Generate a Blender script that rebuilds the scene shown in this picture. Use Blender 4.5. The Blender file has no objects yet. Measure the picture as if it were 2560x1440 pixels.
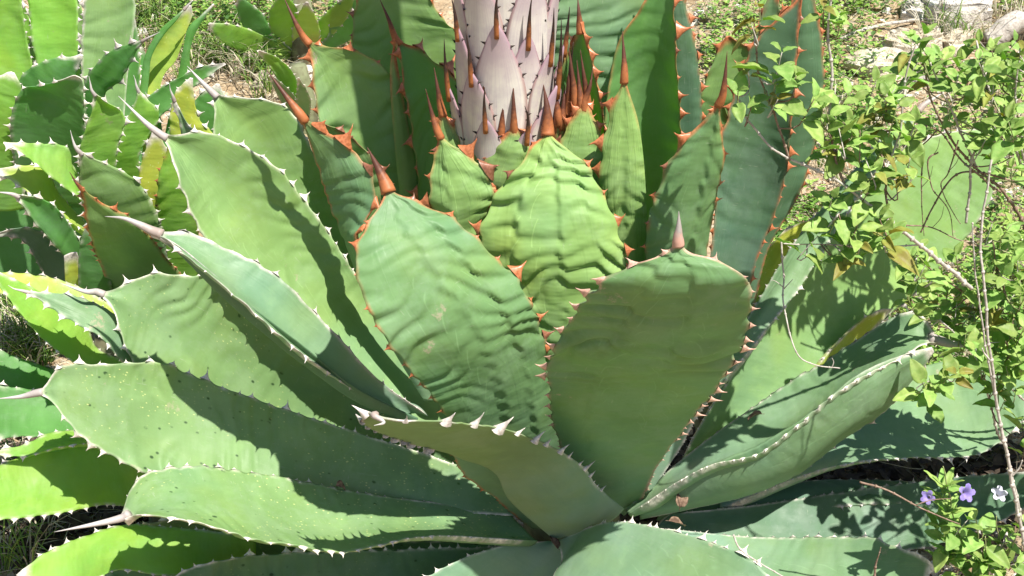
import bpy, math, random
import numpy as np
from mathutils import Vector, Matrix

R = math.radians
rnd = random.Random(7)

# ------------------------------------------------------------------ camera, sky, sun, exposure
sc = bpy.context.scene
COL = sc.collection
PITCH = R(28.0); HC = 2.0; FPX = 3489.0
cam_d = bpy.data.cameras.new('camera'); cam_d.sensor_width = 36; cam_d.lens = FPX*36/2560
cam_d.clip_start = 0.05; cam_d.clip_end = 400
cam = bpy.data.objects.new('camera', cam_d); COL.objects.link(cam)
cam.location = (0, 0, HC); cam.rotation_euler = (math.pi/2-PITCH, 0, 0)
sc.camera = cam
SUN = Vector((0.32, -0.32, 0.89)).normalized()
elev = math.asin(SUN.z); az = math.atan2(SUN.x, SUN.y)
world = bpy.data.worlds.new('World'); sc.world = world; world.use_nodes = True
wn = world.node_tree.nodes; wl = world.node_tree.links
for n in list(wn): wn.remove(n)
sky = wn.new('ShaderNodeTexSky'); sky.sky_type = 'NISHITA'; sky.sun_disc = False
sky.sun_elevation = elev; sky.sun_rotation = az
bg = wn.new('ShaderNodeBackground'); bg.inputs['Strength'].default_value = 0.062
wo = wn.new('ShaderNodeOutputWorld'); wl.new(sky.outputs[0], bg.inputs[0]); wl.new(bg.outputs[0], wo.inputs[0])
sun_d = bpy.data.lights.new('sun', 'SUN'); sun_d.energy = 5.0; sun_d.angle = R(0.55); sun_d.color = (1.0, 0.96, 0.88)
sun = bpy.data.objects.new('sun', sun_d); COL.objects.link(sun)
sun.rotation_euler = SUN.to_track_quat('Z', 'Y').to_euler(); sun.location = (3, -2, 6)
vs = sc.view_settings; vs.view_transform = 'Standard'; vs.look = 'None'; vs.exposure = 0.95; vs.gamma = 1; vs.use_curve_mapping = False
sc.cycles.max_bounces = 8; sc.cycles.diffuse_bounces = 5; sc.cycles.transmission_bounces = 4

# ------------------------------------------------------------------ geometry helpers
CT, ST = math.cos(PITCH), math.sin(PITCH)
def at(x, y, Y):
    """point of the place seen at photo position x, y that stands Y metres ahead"""
    u = (x-1280)/FPX; v = -(y-720)/FPX
    dy = CT+v*ST; dz = -ST+v*CT
    t = Y/dy
    return np.array((u*t, Y, HC+dz*t))
def hsh(ix, iy, seed):
    h = np.sin(ix*127.1+iy*311.7+seed*74.7)*43758.5453
    return h-np.floor(h)
def vn(x, y, seed=0.0):
    x = np.asarray(x, float); y = np.asarray(y, float)
    ix, iy = np.floor(x), np.floor(y); fx, fy = x-ix, y-iy
    fx = fx*fx*(3-2*fx); fy = fy*fy*(3-2*fy)
    a = hsh(ix, iy, seed)*(1-fx)+hsh(ix+1, iy, seed)*fx
    b = hsh(ix, iy+1, seed)*(1-fx)+hsh(ix+1, iy+1, seed)*fx
    return (a*(1-fy)+b*fy)*2-1
def gz(x, y):
    """ground height"""
    x = np.asarray(x, float); y = np.asarray(y, float)
    s = np.clip(y-3.1, 0, None)
    z = 0.17*s + 0.05*vn(x*1.3, y*1.3, 3)*np.clip(s, 0, 1) + 0.02*vn(x*4, y*4, 5)+0.008*vn(x*13, y*13, 6)
    return z
def on_ground(px, py):
    Y = 4.0
    for _ in range(14):
        p = at(px, py, Y); e = p[2]-float(gz(p[0], p[1])); Y += e*1.7
        Y = max(1.2, min(Y, 40))
        if abs(e) < 0.004: break
    p = at(px, py, Y); p[2] = float(gz(p[0], p[1])); return p
def spline(P, t):
    """Catmull-Rom through P, arc-length parameter t in 0..1"""
    P = np.asarray(P, float)
    if len(P) == 2: P = np.array([P[0], (P[0]+P[1])/2, P[1]])
    n = len(P)
    Q = np.vstack([2*P[0]-P[1], P, 2*P[-1]-P[-2]])
    m = 24; s = (np.arange(m)/m)[None, :, None]
    p0, p1, p2, p3 = (Q[i:i+n-1][:, None, :] for i in range(4))
    out = 0.5*((2*p1)+(-p0+p2)*s+(2*p0-5*p1+4*p2-p3)*s*s+(-p0+3*p1-3*p2+p3)*s**3)
    out = np.vstack([out.reshape(-1, P.shape[1]), P[-1:]])
    d = np.r_[0, np.cumsum(np.linalg.norm(np.diff(out, axis=0), axis=1))]
    L = d[-1]
    return np.stack([np.interp(np.asarray(t)*L, d, out[:, k]) for k in range(out.shape[1])], -1), L
def link(name, me, parent=None, loc=(0, 0, 0)):
    o = bpy.data.objects.new(name, me); COL.objects.link(o)
    o.location = loc
    if parent: o.parent = parent
    return o
def mesh(name, V, F, mats, mi=None, smooth=True, attrs=None):
    me = bpy.data.meshes.new(name)
    V = np.asarray(V, float)
    me.from_pydata(V.tolist(), [], [list(f) for f in F])
    for m in (mats if isinstance(mats, (list, tuple)) else [mats]): me.materials.append(m)
    if mi is not None: me.polygons.foreach_set('material_index', np.asarray(mi, dtype=np.int32))
    if smooth: me.polygons.foreach_set('use_smooth', np.ones(len(me.polygons), dtype=bool))
    for k, a in (attrs or {}).items():
        at_ = me.attributes.new(k, 'FLOAT', 'POINT'); at_.data.foreach_set('value', np.asarray(a, dtype=np.float32))
    me.update()
    return me
def tag(o, label, cat, group=None, kind=None):
    if label: o['label'] = label
    if cat: o['category'] = cat
    if group: o['group'] = group
    if kind: o['kind'] = kind
    return o
def empty(name, loc):
    o = bpy.data.objects.new(name, None); COL.objects.link(o); o.location = loc; o.empty_display_size = 0.05
    return o
def tube_geo(P, rad, nseg=6, steps=None, cap=True):
    """tapered tube along P; rad list matches P"""
    P = np.asarray(P, float); steps = steps or max(4, 4*(len(P)-1))
    t = np.linspace(0, 1, steps+1)
    C, L = spline(P, t)
    r = np.interp(t, np.linspace(0, 1, len(rad)), rad)
    T = np.gradient(C, axis=0); T /= np.linalg.norm(T, axis=1)[:, None]+1e-12
    ref = np.array((0.13, 0.31, 0.94)); V = []
    for c, tt, rr in zip(C, T, r):
        a = np.cross(tt, ref); a /= np.linalg.norm(a)+1e-9; b = np.cross(tt, a)
        for k in range(nseg):
            w = 2*math.pi*k/nseg
            V.append(c+rr*(math.cos(w)*a+math.sin(w)*b))
    F = []
    for i in range(steps):
        for k in range(nseg):
            k2 = (k+1) % nseg
            F.append((i*nseg+k, i*nseg+k2, (i+1)*nseg+k2, (i+1)*nseg+k))
    if cap:
        F.append(tuple(range(nseg))[::-1]); F.append(tuple(steps*nseg+k for k in range(nseg)))
    return np.array(V), F
class Geo:
    def __init__(s): s.V = []; s.F = []; s.M = []; s.n = 0
    def add(s, V, F, m=0):
        s.V.append(np.asarray(V, float)); s.F += [tuple(i+s.n for i in f) for f in F]; s.M += [m]*len(F); s.n += len(V)
    def mesh(s, name, mats, origin=(0, 0, 0), smooth=True):
        return mesh(name, np.vstack(s.V)-np.asarray(origin), s.F, mats, s.M, smooth)

# ------------------------------------------------------------------ material helpers
class NT:
    def __init__(s, name):
        s.m = bpy.data.materials.new(name); s.m.use_nodes = True
        s.t = s.m.node_tree; s.N = s.t.nodes; s.L = s.t.links
        for n in list(s.N): s.N.remove(n)
        s.out = s.N.new('ShaderNodeOutputMaterial')
    def put(s, sock, v):
        if isinstance(v, bpy.types.NodeSocket): s.L.new(v, sock)
        elif isinstance(v, (tuple, list)) and len(v) == 3 and sock.type == 'RGBA': sock.default_value = (*v, 1)
        else: sock.default_value = v
    def math(s, op, a, b=0.0, c=0.0, clamp=False):
        n = s.N.new('ShaderNodeMath'); n.operation = op; n.use_clamp = clamp
        s.put(n.inputs[0], a); s.put(n.inputs[1], b)
        if len(n.inputs) > 2: s.put(n.inputs[2], c)
        return n.outputs[0]
    def attr(s, name, typ='GEOMETRY'):
        n = s.N.new('ShaderNodeAttribute'); n.attribute_name = name; n.attribute_type = typ
        return n.outputs['Fac']
    def mix(s, f, a, b, mode='MIX'):
        n = s.N.new('ShaderNodeMix'); n.data_type = 'RGBA'; n.blend_type = mode; n.clamp_factor = True
        s.put(n.inputs[0], f); s.put(n.inputs[6], a); s.put(n.inputs[7], b)
        return n.outputs[2]
    def ramp(s, v, lo, hi, a=0.0, b=1.0):
        n = s.N.new('ShaderNodeMapRange'); n.interpolation_type = 'SMOOTHSTEP'
        s.put(n.inputs[0], v); n.inputs[1].default_value = lo; n.inputs[2].default_value = hi
        n.inputs[3].default_value = a; n.inputs[4].default_value = b
        return n.outputs[0]
    def pos(s, obj=False):
        if obj: return s.N.new('ShaderNodeTexCoord').outputs['Object']
        return s.N.new('ShaderNodeNewGeometry').outputs['Position']
    def noise(s, vec, scale, detail=3, rough=0.55, out='Fac'):
        n = s.N.new('ShaderNodeTexNoise'); s.put(n.inputs['Vector'], vec)
        n.inputs['Scale'].default_value = scale; n.inputs['Detail'].default_value = detail; n.inputs['Roughness'].default_value = rough
        return n.outputs[out]
    def voro(s, vec, scale, feature='F1', out='Distance'):
        n = s.N.new('ShaderNodeTexVoronoi'); n.feature = feature; s.put(n.inputs['Vector'], vec); n.inputs['Scale'].default_value = scale
        return n.outputs[out]
    def comb(s, x, y, z=0.0):
        n = s.N.new('ShaderNodeCombineXYZ'); s.put(n.inputs[0], x); s.put(n.inputs[1], y); s.put(n.inputs[2], z); return n.outputs[0]
    def bump(s, h, strength, dist, nrm=None):
        n = s.N.new('ShaderNodeBump'); n.inputs['Strength'].default_value = strength; n.inputs['Distance'].default_value = dist
        s.L.new(h, n.inputs['Height'])
        if nrm: s.L.new(nrm, n.inputs['Normal'])
        return n.outputs[0]
    def surface(s, color, rough=0.5, spec=0.4, nrm=None, trans=None, tcol=None):
        p = s.N.new('ShaderNodeBsdfPrincipled'); s.put(p.inputs['Base Color'], color); s.put(p.inputs['Roughness'], rough)
        s.put(p.inputs['Specular IOR Level'], spec)
        if nrm: s.L.new(nrm, p.inputs['Normal'])
        o = p.outputs[0]
        if trans is not None:
            t = s.N.new('ShaderNodeBsdfTranslucent'); s.put(t.inputs[0], tcol if tcol is not None else color)
            if nrm: s.L.new(nrm, t.inputs['Normal'])
            mx = s.N.new('ShaderNodeMixShader'); s.put(mx.inputs[0], trans); s.L.new(o, mx.inputs[1]); s.L.new(t.outputs[0], mx.inputs[2])
            o = mx.outputs[0]
        s.L.new(o, s.out.inputs[0]); return s.m

def blade_mat(name, tip=(0.20, 0.36, 0.13), base=(0.26, 0.40, 0.30), tcol=(0.35, 0.75, 0.05), horn=(0.33, 0.11, 0.04), trans=0.30,
              imprint=1.0, speck=0.0, pale=0.0, scar=0.0, yellow=0.0, rough=0.42, wav=1.0):
    k = NT(name); P = k.pos()
    s = k.attr('su'); t = k.attr('tl'); l = k.attr('lm'); hm = k.attr('horn'); sd = k.attr('seed'); xm = k.attr('xm')
    off = k.math('MULTIPLY', sd, 9.7)
    sp = k.N.new('ShaderNodeVectorMath'); sp.operation = 'ADD'; k.L.new(P, sp.inputs[0]); k.L.new(k.comb(off, off, off), sp.inputs[1]); PP = sp.outputs[0]
    n1 = k.noise(PP, 5.0, 4); n2 = k.noise(PP, 26.0, 4); n3 = k.noise(PP, 130, 3)
    c = k.mix(k.ramp(k.math('ADD', t, k.math('MULTIPLY', k.math('SUBTRACT', n1, 0.5), 0.35)), 0.02, 0.62), base, tip)
    c = k.mix(k.ramp(k.noise(PP, 7.0, 2), 0.45, 0.72, 0, 0.55), c, (tip[0]*(1.1+.3*wav/1.5)+.01, tip[1]*1.08+.01, tip[2]*(0.95-.25*wav/1.5)))
    c = k.mix(k.ramp(k.noise(PP, 6.3, 2, out='Color') if False else k.noise(PP, 4.1, 3), 0.5, 0.75, 0, 0.5), c, (tip[0]*0.8, tip[1]*0.95, tip[2]*1.25+.03))
    dk = tuple(v*0.72 for v in tip); lt = tuple(min(1, v*1.25+0.02) for v in tip)
    c = k.mix(k.ramp(n1, 0.35, 0.75, 0, 0.55), c, dk)
    c = k.mix(k.ramp(n2, 0.48, 0.75, 0, 0.40), c, lt)
    # waxy bloom, rubbed off in patches, and fine scratches
    bl = k.noise(PP, 8.0, 6, 0.72)
    c = k.mix(k.ramp(bl, 0.47, 0.60, 0, 0.26), c, (tip[0]*0.9+.10, tip[1]*0.9+.10, tip[2]+.11))
    sc1 = k.noise(k.comb(k.math('MULTIPLY', xm, 40.0), k.math('MULTIPLY', l, 300.0), off), 1.0, 3)
    sc2 = k.noise(k.comb(k.math('MULTIPLY', xm, 330.0), k.math('MULTIPLY', l, 26.0), off), 1.0, 3)
    c = k.mix(k.math('MULTIPLY', k.ramp(k.math('MAXIMUM', sc1, sc2), 0.68, 0.74), 0.30), c, (0.42, 0.46, 0.34))
    # long fine fibres along the leaf
    fib = k.noise(k.comb(k.math('MULTIPLY', xm, 210.0), k.math('MULTIPLY', l, 7.0), off), 1.0, 3)
    c = k.mix(k.ramp(fib, 0.42, 0.72, 0, 0.07), c, tuple(v*0.6 for v in tip))
    if yellow:
        c = k.mix(k.ramp(k.math('ADD', n1, k.math('MULTIPLY', n2, 0.5)), 0.62, 0.95, 0, yellow), c, (0.52, 0.50, 0.06))
    # imprints of the neighbouring leaves' margins
    a = k.math('ABSOLUTE', s)
    wob = k.math('MULTIPLY', k.math('SUBTRACT', k.noise(k.comb(k.math('MULTIPLY', s, .5), l, off), 4.0, 1), 0.5), 0.40)
    h = None; lines = None
    for i, (a0, sl, fq, am) in enumerate(((0.66, 0.28, 26.0, 0.10), (0.34, 0.22, 21.0, 0.12))):
        fr = k.math('FRACT', k.math('ADD', k.math('MULTIPLY', l, fq), k.math('MULTIPLY', wob, 2.0)))
        tooth = k.math('POWER', fr, 1.8)
        d = k.math('SUBTRACT', k.math('ADD', k.math('ADD', a, wob), k.math('MULTIPLY', tooth, am)), k.math('SUBTRACT', a0+0.1, k.math('MULTIPLY', t, sl)))
        msk = k.math('MULTIPLY', k.ramp(k.noise(k.comb(s, l, k.math('ADD', off, i*3.3)), 5.5, 1), 0.44, 0.56), k.ramp(t, 0.22, 0.5))
        li = k.math('MULTIPLY', k.ramp(k.math('ABSOLUTE', d), 0.002, 0.012, 1, 0), msk)
        st = k.math('MULTIPLY', k.ramp(d, -0.02, 0.015), msk)
        h = st if h is None else k.math('ADD', h, st)
        lines = li if lines is None else k.math('MAXIMUM', lines, li)
    if imprint: c = k.mix(k.math('MULTIPLY', lines, 0.30*min(imprint, 1)), c, tuple(min(1, v*1.5+0.05) for v in tip))
    if speck:
        v = k.voro(k.comb(k.math('MULTIPLY', xm, 52.0), k.math('MULTIPLY', l, 36.0), off), 1.0)
        v = k.math('ADD', v, k.math('MULTIPLY', k.noise(k.comb(k.math('MULTIPLY', xm, 30.0), k.math('MULTIPLY', l, 20.0), off), 1.0, 1), 0.26))
        m = k.math('MULTIPLY', k.ramp(v, 0.20, 0.30, 1, 0), k.ramp(n2, 0.40, 0.50))
        c = k.mix(k.math('MULTIPLY', m, speck), c, (0.02, 0.045, 0.02))
    if pale:
        v2 = k.voro(k.comb(k.math('MULTIPLY', xm, 130.0), k.math('MULTIPLY', l, 75.0), k.math('ADD', off, 5.0)), 1.0)
        m2 = k.math('MULTIPLY', k.ramp(v2, 0.10, 0.18, 1, 0), k.ramp(n1, 0.42, 0.55))
        c = k.mix(k.math('MULTIPLY', m2, pale), c, (0.62, 0.66, 0.25))
    if scar:
        q = k.noise(PP, 11.0, 5, 0.7)
        m3 = k.math('MULTIPLY', k.ramp(q, 0.66, 0.70), k.ramp(n3, 0.35, 0.6))
        c = k.mix(k.math('MULTIPLY', m3, scar), c, (0.42, 0.33, 0.25))
    hc = k.mix(k.ramp(n3, 0.35, 0.7), horn, tuple(min(1, v*1.6+0.02) for v in horn))
    c = k.mix(hm, c, hc)
    hs = k.math('ADD', k.math('MULTIPLY', h, 0.05*imprint), k.math('MULTIPLY', k.noise(k.comb(k.math('MULTIPLY', xm, 14.0), k.math('MULTIPLY', l, 34.0), off), 1.0, 2), 0.5*wav))
    nb = k.bump(hs, 0.8, 0.006)
    nb2 = k.bump(k.math('ADD', n3, k.math('MULTIPLY', fib, 0.05)), 0.16, 0.0008, nb)
    return k.surface(c, k.ramp(n2, 0.3, 0.7, rough+0.04, rough+0.22), 0.28, nb2, k.math('MULTIPLY', k.math('SUBTRACT', 1.0, hm), trans), tcol)

def simple_mat(name, c1, c2, scale=20, rough=0.6, bump=0.4, dist=0.003, trans=None, tcol=None, detail=4, obj=False, spec=0.3, rand=0.0):
    k = NT(name); n = k.noise(k.pos(obj), scale, detail)
    c = k.mix(k.ramp(n, 0.35, 0.65), c1, c2)
    if rand:
        oi = k.N.new('ShaderNodeObjectInfo')
        hs = k.N.new('ShaderNodeHueSaturation'); k.L.new(c, hs.inputs['Color'])
        k.L.new(k.ramp(oi.outputs['Random'], 0, 1, 1-rand, 1+rand), hs.inputs['Value'])
        k.L.new(k.ramp(k.math('FRACT', k.math('MULTIPLY', oi.outputs['Random'], 7.31)), 0, 1, 0.5-rand*0.09, 0.5+rand*0.05), hs.inputs['Hue'])
        c = hs.outputs[0]
    return k.surface(c, rough, spec, k.bump(n, bump, dist), trans, tcol if tcol else (c if trans else None))

ORANGE = (0.30, 0.095, 0.034); DARKB = (0.16, 0.06, 0.03); GREY = (0.40, 0.36, 0.33); PINK = (0.42, 0.25, 0.19); WHITE = (0.50, 0.46, 0.40)
def dict_args(*a, **k): return a, k
BM = {
 'young':  dict_args('leaf_young', (0.25, 0.40, 0.12), (0.19, 0.34, 0.18), horn=ORANGE, imprint=1.6, wav=1.5, trans=0.22),
 'centre': dict_args('leaf_centre', (0.145, 0.265, 0.105), (0.17, 0.295, 0.20), horn=ORANGE, imprint=1.0, wav=0.9, trans=0.20, scar=0.6),
 'mature': dict_args('leaf_mature', (0.17, 0.285, 0.14), (0.22, 0.34, 0.255), horn=PINK, imprint=0.8, trans=0.20, wav=0.6, scar=0.6),
 'inner':  dict_args('leaf_inner', (0.15, 0.32, 0.09), (0.14, 0.30, 0.13), tcol=(0.40, 0.72, 0.08), horn=ORANGE, imprint=0.4, trans=0.36, wav=0.5),
 'olive':  dict_args('leaf_olive', (0.16, 0.24, 0.10), (0.20, 0.31, 0.23), tcol=(0.40, 0.60, 0.12), horn=GREY, imprint=0.1, trans=0.22, wav=0.5),
 'blue':   dict_args('leaf_blue', (0.085, 0.165, 0.085), (0.11, 0.20, 0.13), horn=ORANGE, imprint=0.5, trans=0.14, wav=0.4),  # dark tone puts shade into the colour of the shaded leaves
 'outer':  dict_args('leaf_outer', (0.18, 0.30, 0.11), (0.115, 0.21, 0.125), horn=WHITE, imprint=0.2, speck=0.9, pale=0.7, trans=0.20, wav=0.5, scar=0.4),  # base end coloured darker to deepen the shade on the inner part
 'spotted': dict_args('leaf_spotted', (0.11, 0.20, 0.08), (0.11, 0.20, 0.13), horn=WHITE, imprint=0.0, speck=1.0, pale=0.2, trans=0.18, wav=0.5),
 'pale':   dict_args('leaf_pale', (0.215, 0.355, 0.115), (0.185, 0.33, 0.18), horn=WHITE, imprint=0.6, trans=0.22, wav=0.6, scar=0.9),
 'lime':   dict_args('leaf_lime', (0.22, 0.43, 0.07), (0.20, 0.40, 0.10), tcol=(0.50, 0.85, 0.03), horn=WHITE, imprint=0.2, trans=0.38, wav=1.3, yellow=0.15, scar=0.6),
 'deep':   dict_args('leaf_deep', (0.11, 0.27, 0.07), (0.11, 0.25, 0.09), tcol=(0.30, 0.75, 0.03), horn=GREY, imprint=0.1, trans=0.35, wav=0.8),
 'sick':   dict_args('leaf_sick', (0.34, 0.47, 0.09), (0.26, 0.42, 0.11), tcol=(0.55, 0.85, 0.05), horn=(0.30, 0.17, 0.10), imprint=0.0, trans=0.3, wav=1.0, yellow=0.7, pale=0.9, scar=1.0),
}
HCOL = {'orange': ORANGE, 'dark': DARKB, 'grey': GREY, 'pink': PINK, 'white': WHITE}
_bm = {}
def blade(name, horn):
    if (name, horn) not in _bm:
        a, k = BM[name]; k = dict(k); k['horn'] = HCOL[horn]
        _bm[(name, horn)] = blade_mat(a[0]+'_'+horn, *a[1:], **k)
    return _bm[(name, horn)]
HM = {n: simple_mat('horn_'+n, c, tuple(min(1, v*1.55+0.02) for v in c), 160, 0.38, 0.2, 0.001, spec=0.5) for n, c in
      (('orange', ORANGE), ('dark', DARKB), ('grey', GREY), ('pink', PINK), ('white', WHITE))}
# a spine is brown with a darker point
def spine_mat(name, low, high):
    k = NT(name); t = k.attr('tl'); n = k.noise(k.pos(), 140, 3)
    c = k.mix(k.ramp(k.math('ADD', t, k.math('MULTIPLY', k.math('SUBTRACT', n, 0.5), 0.5)), 0.12, 0.58), low, high)
    return k.surface(c, 0.55, 0.35, k.bump(n, 0.5, 0.001))
SM = {'orange': spine_mat('spine_orange', (0.34, 0.115, 0.04), (0.085, 0.03, 0.018)), 'dark': spine_mat('spine_dark', (0.30, 0.10, 0.03), (0.03, 0.016, 0.012)),
      'grey': spine_mat('spine_grey', (0.30, 0.24, 0.21), (0.38, 0.36, 0.34)), 'pink': spine_mat('spine_pink', (0.45, 0.26, 0.20), (0.25, 0.22, 0.20)),
      'white': spine_mat('spine_white', (0.34, 0.30, 0.28), (0.46, 0.43, 0.41))}

# ------------------------------------------------------------------ agave leaf builder
def tooth_mesh(name, mat, hook, tall=1.0):
    V = []; F = []; n = 8
    rings = ((0.0, 1.0, 0.32, -0.30), (0.20, 0.52, 0.21, 0.06), (0.48, 0.21, 0.12, 0.30), (0.80, 0.085, 0.06, 0.36))
    for (y, a, b, _) in rings:
        for k in range(n):
            w = 2*math.pi*k/n
            V.append((a*(0.86 if y == 0 else 0.66)*math.cos(w)+hook*y*y, y*tall-(0.25 if y == 0 else 0), b*math.sin(w)))
    for i in range(3):
        for k in range(n):
            F.append((i*n+k, i*n+(k+1) % n, (i+1)*n+(k+1) % n, (i+1)*n+k))
    V.append((hook*1.25, 1.08*tall, 0)); a = len(V)-1
    for k in range(n): F.append((3*n+k, 3*n+(k+1) % n, a))
    return mesh(name, V, F, mat)
TOOTH = {(h, j): tooth_mesh('tooth_'+h, HM[h], hk, tl) for h in HM for j, (hk, tl) in enumerate(((0.10, 1.0), (0.42, 0.95), (-0.34, 1.0), (0.25, 1.35), (-0.1, 0.7)))}

def leaf(root, L, Rr, Y, dY=(0, 0, 0), sag=(0.05, 0.12, 0.05), spine=None, mat='mature', horn='pink', teeth=(1, 1), ts=0.011, gap=0.030,
         rip=0.004, thick=0.022, rows=None, cols=44, label=None, hornlen=0.22, spr=0.0075, brown=0.0, mam=1.0, lo=0.02, imp=(), renv=(0.25, 0.5), tup=0.0, tw=1.0):
    seed = rnd.random()*10
    nL, nR = len(L), len(Rr)
    def lift(P, sgn):
        P = np.asarray(P, float); d = np.r_[0, np.cumsum(np.hypot(*np.diff(P, axis=0).T))]; d /= d[-1]
        yy = np.interp(d, np.linspace(0, 1, len(Y)), Y)+sgn*0.5*np.interp(d, np.linspace(0, 1, len(dY)), dY)
        return np.array([at(p[0], p[1], q) for p, q in zip(P, yy)])
    A3, B3 = lift(L, -1), lift(Rr, 1)
    _, LA = spline(A3, [0, 1]); _, LB = spline(B3, [0, 1]); LEN = (LA+LB)/2
    rows = rows or int(min(170, max(30, LEN/0.006)))
    t = np.linspace(0, 1, rows+1); t = 1-(1-t)**1.12
    A, _ = spline(A3, t); B, _ = spline(B3, t)
    mid = (A+B)/2; c = B-A; w = np.linalg.norm(c, axis=1); cu = c/(w[:, None]+1e-9)
    # keep the across direction stable where the two edges meet
    ok = w > 0.012
    last = int(np.nonzero(ok)[0][-1]) if ok.any() else 0
    cu[last:] = cu[last]
    T = np.gradient(mid, axis=0); T /= np.linalg.norm(T, axis=1)[:, None]+1e-9
    N = np.cross(cu, T); N /= np.linalg.norm(N, axis=1)[:, None]+1e-9
    ref = np.array((0, 0, HC))-mid
    if (np.sum(N*ref, axis=1)).mean() < 0: N = -N
    for _ in range(3): N[1:-1] = (N[:-2]+2*N[1:-1]+N[2:]); N /= np.linalg.norm(N, axis=1)[:, None]
    s = np.linspace(-1, 1, cols+1); s = np.sign(s)*np.abs(s)**0.82
    # teeth places
    tp = []
    two = lambda v: v if isinstance(v, tuple) else (v, v)
    TS, GAP, LO = two(ts), two(gap), two(lo)
    for side in (0, 1):
        E = A if side == 0 else B; gap = GAP[side]; lo = LO[side]
        d = np.r_[0, np.cumsum(np.linalg.norm(np.diff(E, axis=0), axis=1))]
        x = d[-1]*lo+rnd.random()*gap; lst = []
        while x < d[-1]*0.965:
            f = x/d[-1]
            lst.append((x, f, (0.28+0.75*min(1, f*1.5))*rnd.choice((0.45, 0.6, 0.85, 1.0, 1.1, 1.4))*rnd.uniform(0.9, 1.1)))
            x += gap*(0.26+0.90*min(1, f*1.35))*rnd.uniform(0.75, 1.25)
        tp.append((lst, d, E))
    out = np.zeros((rows+1, 2)); horn_e = np.zeros((rows+1, 2))
    for side in (0, 1):
        lst, d, E = tp[side]; gap = GAP[side]; ts = TS[side]
        if not teeth[side]: continue
        for x, f, k in lst:
            g = np.exp(-((d-x)/(gap*0.31))**2)
            out[:, side] += g*ts*0.50*k*mam
            horn_e[:, side] += np.exp(-((d-x)/(gap*0.22))**2)
    ll = t*LEN
    env = np.interp(t, [0, renv[0], renv[1], 0.82, 0.95, 1], [0, 0.08, 0.8, 0.9, 0.25, 0.0])
    sg = np.interp(t, np.linspace(0, 1, len(sag)), sag)
    S, TT = np.meshgrid(s, t); LLm = TT*LEN
    W = w[:, None]
    edge = np.abs(S)
    tap = np.clip(W/0.08, 0, 1)
    hgt = sg[:, None]*W*(1-S**2)
    m = S*W*0.5
    dds = []
    for (s0, slope, pitch, am, H) in imp:
        fr = (LLm/pitch+0.35*vn(LLm/0.09, LLm*0+s0*7, seed+7)+0.25*vn(S*3, LLm/0.05, seed+9)) % 1.0
        dds.append((S-(s0+slope*(TT-0.5)))*W*0.5+am*np.where(fr < 0.8, (fr/0.8)**1.6, (1-fr)/0.2)*(0.7+0.6*vn(LLm/0.07, S*0+9+s0, seed+12))*(1 if s0 >= 0 else -1))
    ph = 2*math.pi*(LLm/0.047+0.45*edge*np.clip(W/0.2, .3, 1)+1.1*vn(m/0.08, LLm/0.09, seed))
    for dd in dds: ph = ph+1.3*np.tanh(dd/0.005)
    rp = (np.sin(ph)+0.38*np.sin(2*ph+.9))*(0.62 if imp else 0.42)*np.clip(0.65+0.8*vn(m/0.07+4, LLm/0.06, seed+4), 0, 1.3)+vn(m/0.09, LLm/0.045, seed+2)*0.6+vn(m/0.035, LLm/0.018, seed+3)*0.05
    hgt = hgt+rip*env[:, None]*tap*rp*(0.35+0.65*np.clip(edge*1.3, 0, 1))
    hgt = hgt+0.0045*tap*vn(S*1.4, LLm/0.16, seed+5)
    # prints left by the toothed margins of the leaves it was folded against
    for (s0, slope, pitch, am, H), dd in zip(imp, dds):
        hgt = hgt+H*tap*np.clip((TT-0.2)*4, 0, 1)*np.clip((1-TT)*9, 0, 1)*np.tanh(dd/0.0035)*np.exp(-np.abs(dd)/0.028)*np.clip(0.75+0.8*vn(LLm/0.08, S*0+s0, seed+6), 0.1, 1.4)
    # margin waves
    hgt = hgt+rip*0.8*tap*env[:, None]*edge**5*vn(S*0+np.sign(S)*3, LLm/0.05, seed+8)
    g = (W/2)*S*(1-0.66*np.exp(-(((1-TT)*LEN)/0.058)**2)*(1 if spine and LEN > .35 else .6 if spine else 0)) + np.where(S < 0, -out[:, :1], out[:, 1:])*edge**4*np.clip(W/0.02, 0, 1)
    X = mid[:, None, :]+cu[:, None, :]*g[:, :, None]+N[:, None, :]*hgt[:, :, None]
    th = thick*np.interp(t, [0, 0.15, 0.5, 1], [1.5, 1.2, 0.75, 0.35])[:, None]*np.sqrt(np.clip(1-edge**3.0, 0, 1))*np.clip(W/0.05, 0.1, 1)+0.0016
    Xb = X-N[:, None, :]*th[:, :, None]
    org = mid[0].copy()
    n = cols+1; V = np.vstack([X.reshape(-1, 3), Xb.reshape(-1, 3)])-org
    i, j = np.meshgrid(np.arange(rows), np.arange(cols), indexing='ij'); q = (i*n+j).ravel(); o2 = (rows+1)*n
    F = np.vstack([np.stack([q, q+1, q+n+1, q+n], 1), np.stack([q+o2, q+n+o2, q+n+1+o2, q+1+o2], 1)]).tolist()
    for r_ in range(rows):
        a = r_*n; F.append((a, a+n, a+n+o2, a+o2)); a = r_*n+cols; F.append((a, a+o2, a+n+o2, a+n))
    for c_ in range(cols): F.append((c_, c_+o2, c_+1+o2, c_+1)); a = rows*n+c_; F.append((a, a+1, a+1+o2, a+o2))
    # horny brown margin, running down from the tip
    dist = (1-edge)*W*0.5
    tipd = (1-TT)*LEN
    he = np.where(S < 0, horn_e[:, :1], horn_e[:, 1:])
    if not teeth[0]: he = np.where(S < 0, 0, he)
    hn = np.clip(1.25-dist/(0.0045+0.013*np.exp(-tipd/0.035)), 0, 1)*np.clip(he*0.9+np.clip(1.15-tipd/hornlen, 0, 1)+brown, 0, 1)
    hn = hn*np.clip(0.85+0.7*vn(LLm/0.02, np.sign(S)*3, seed+21), 0.15, 1)
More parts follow.
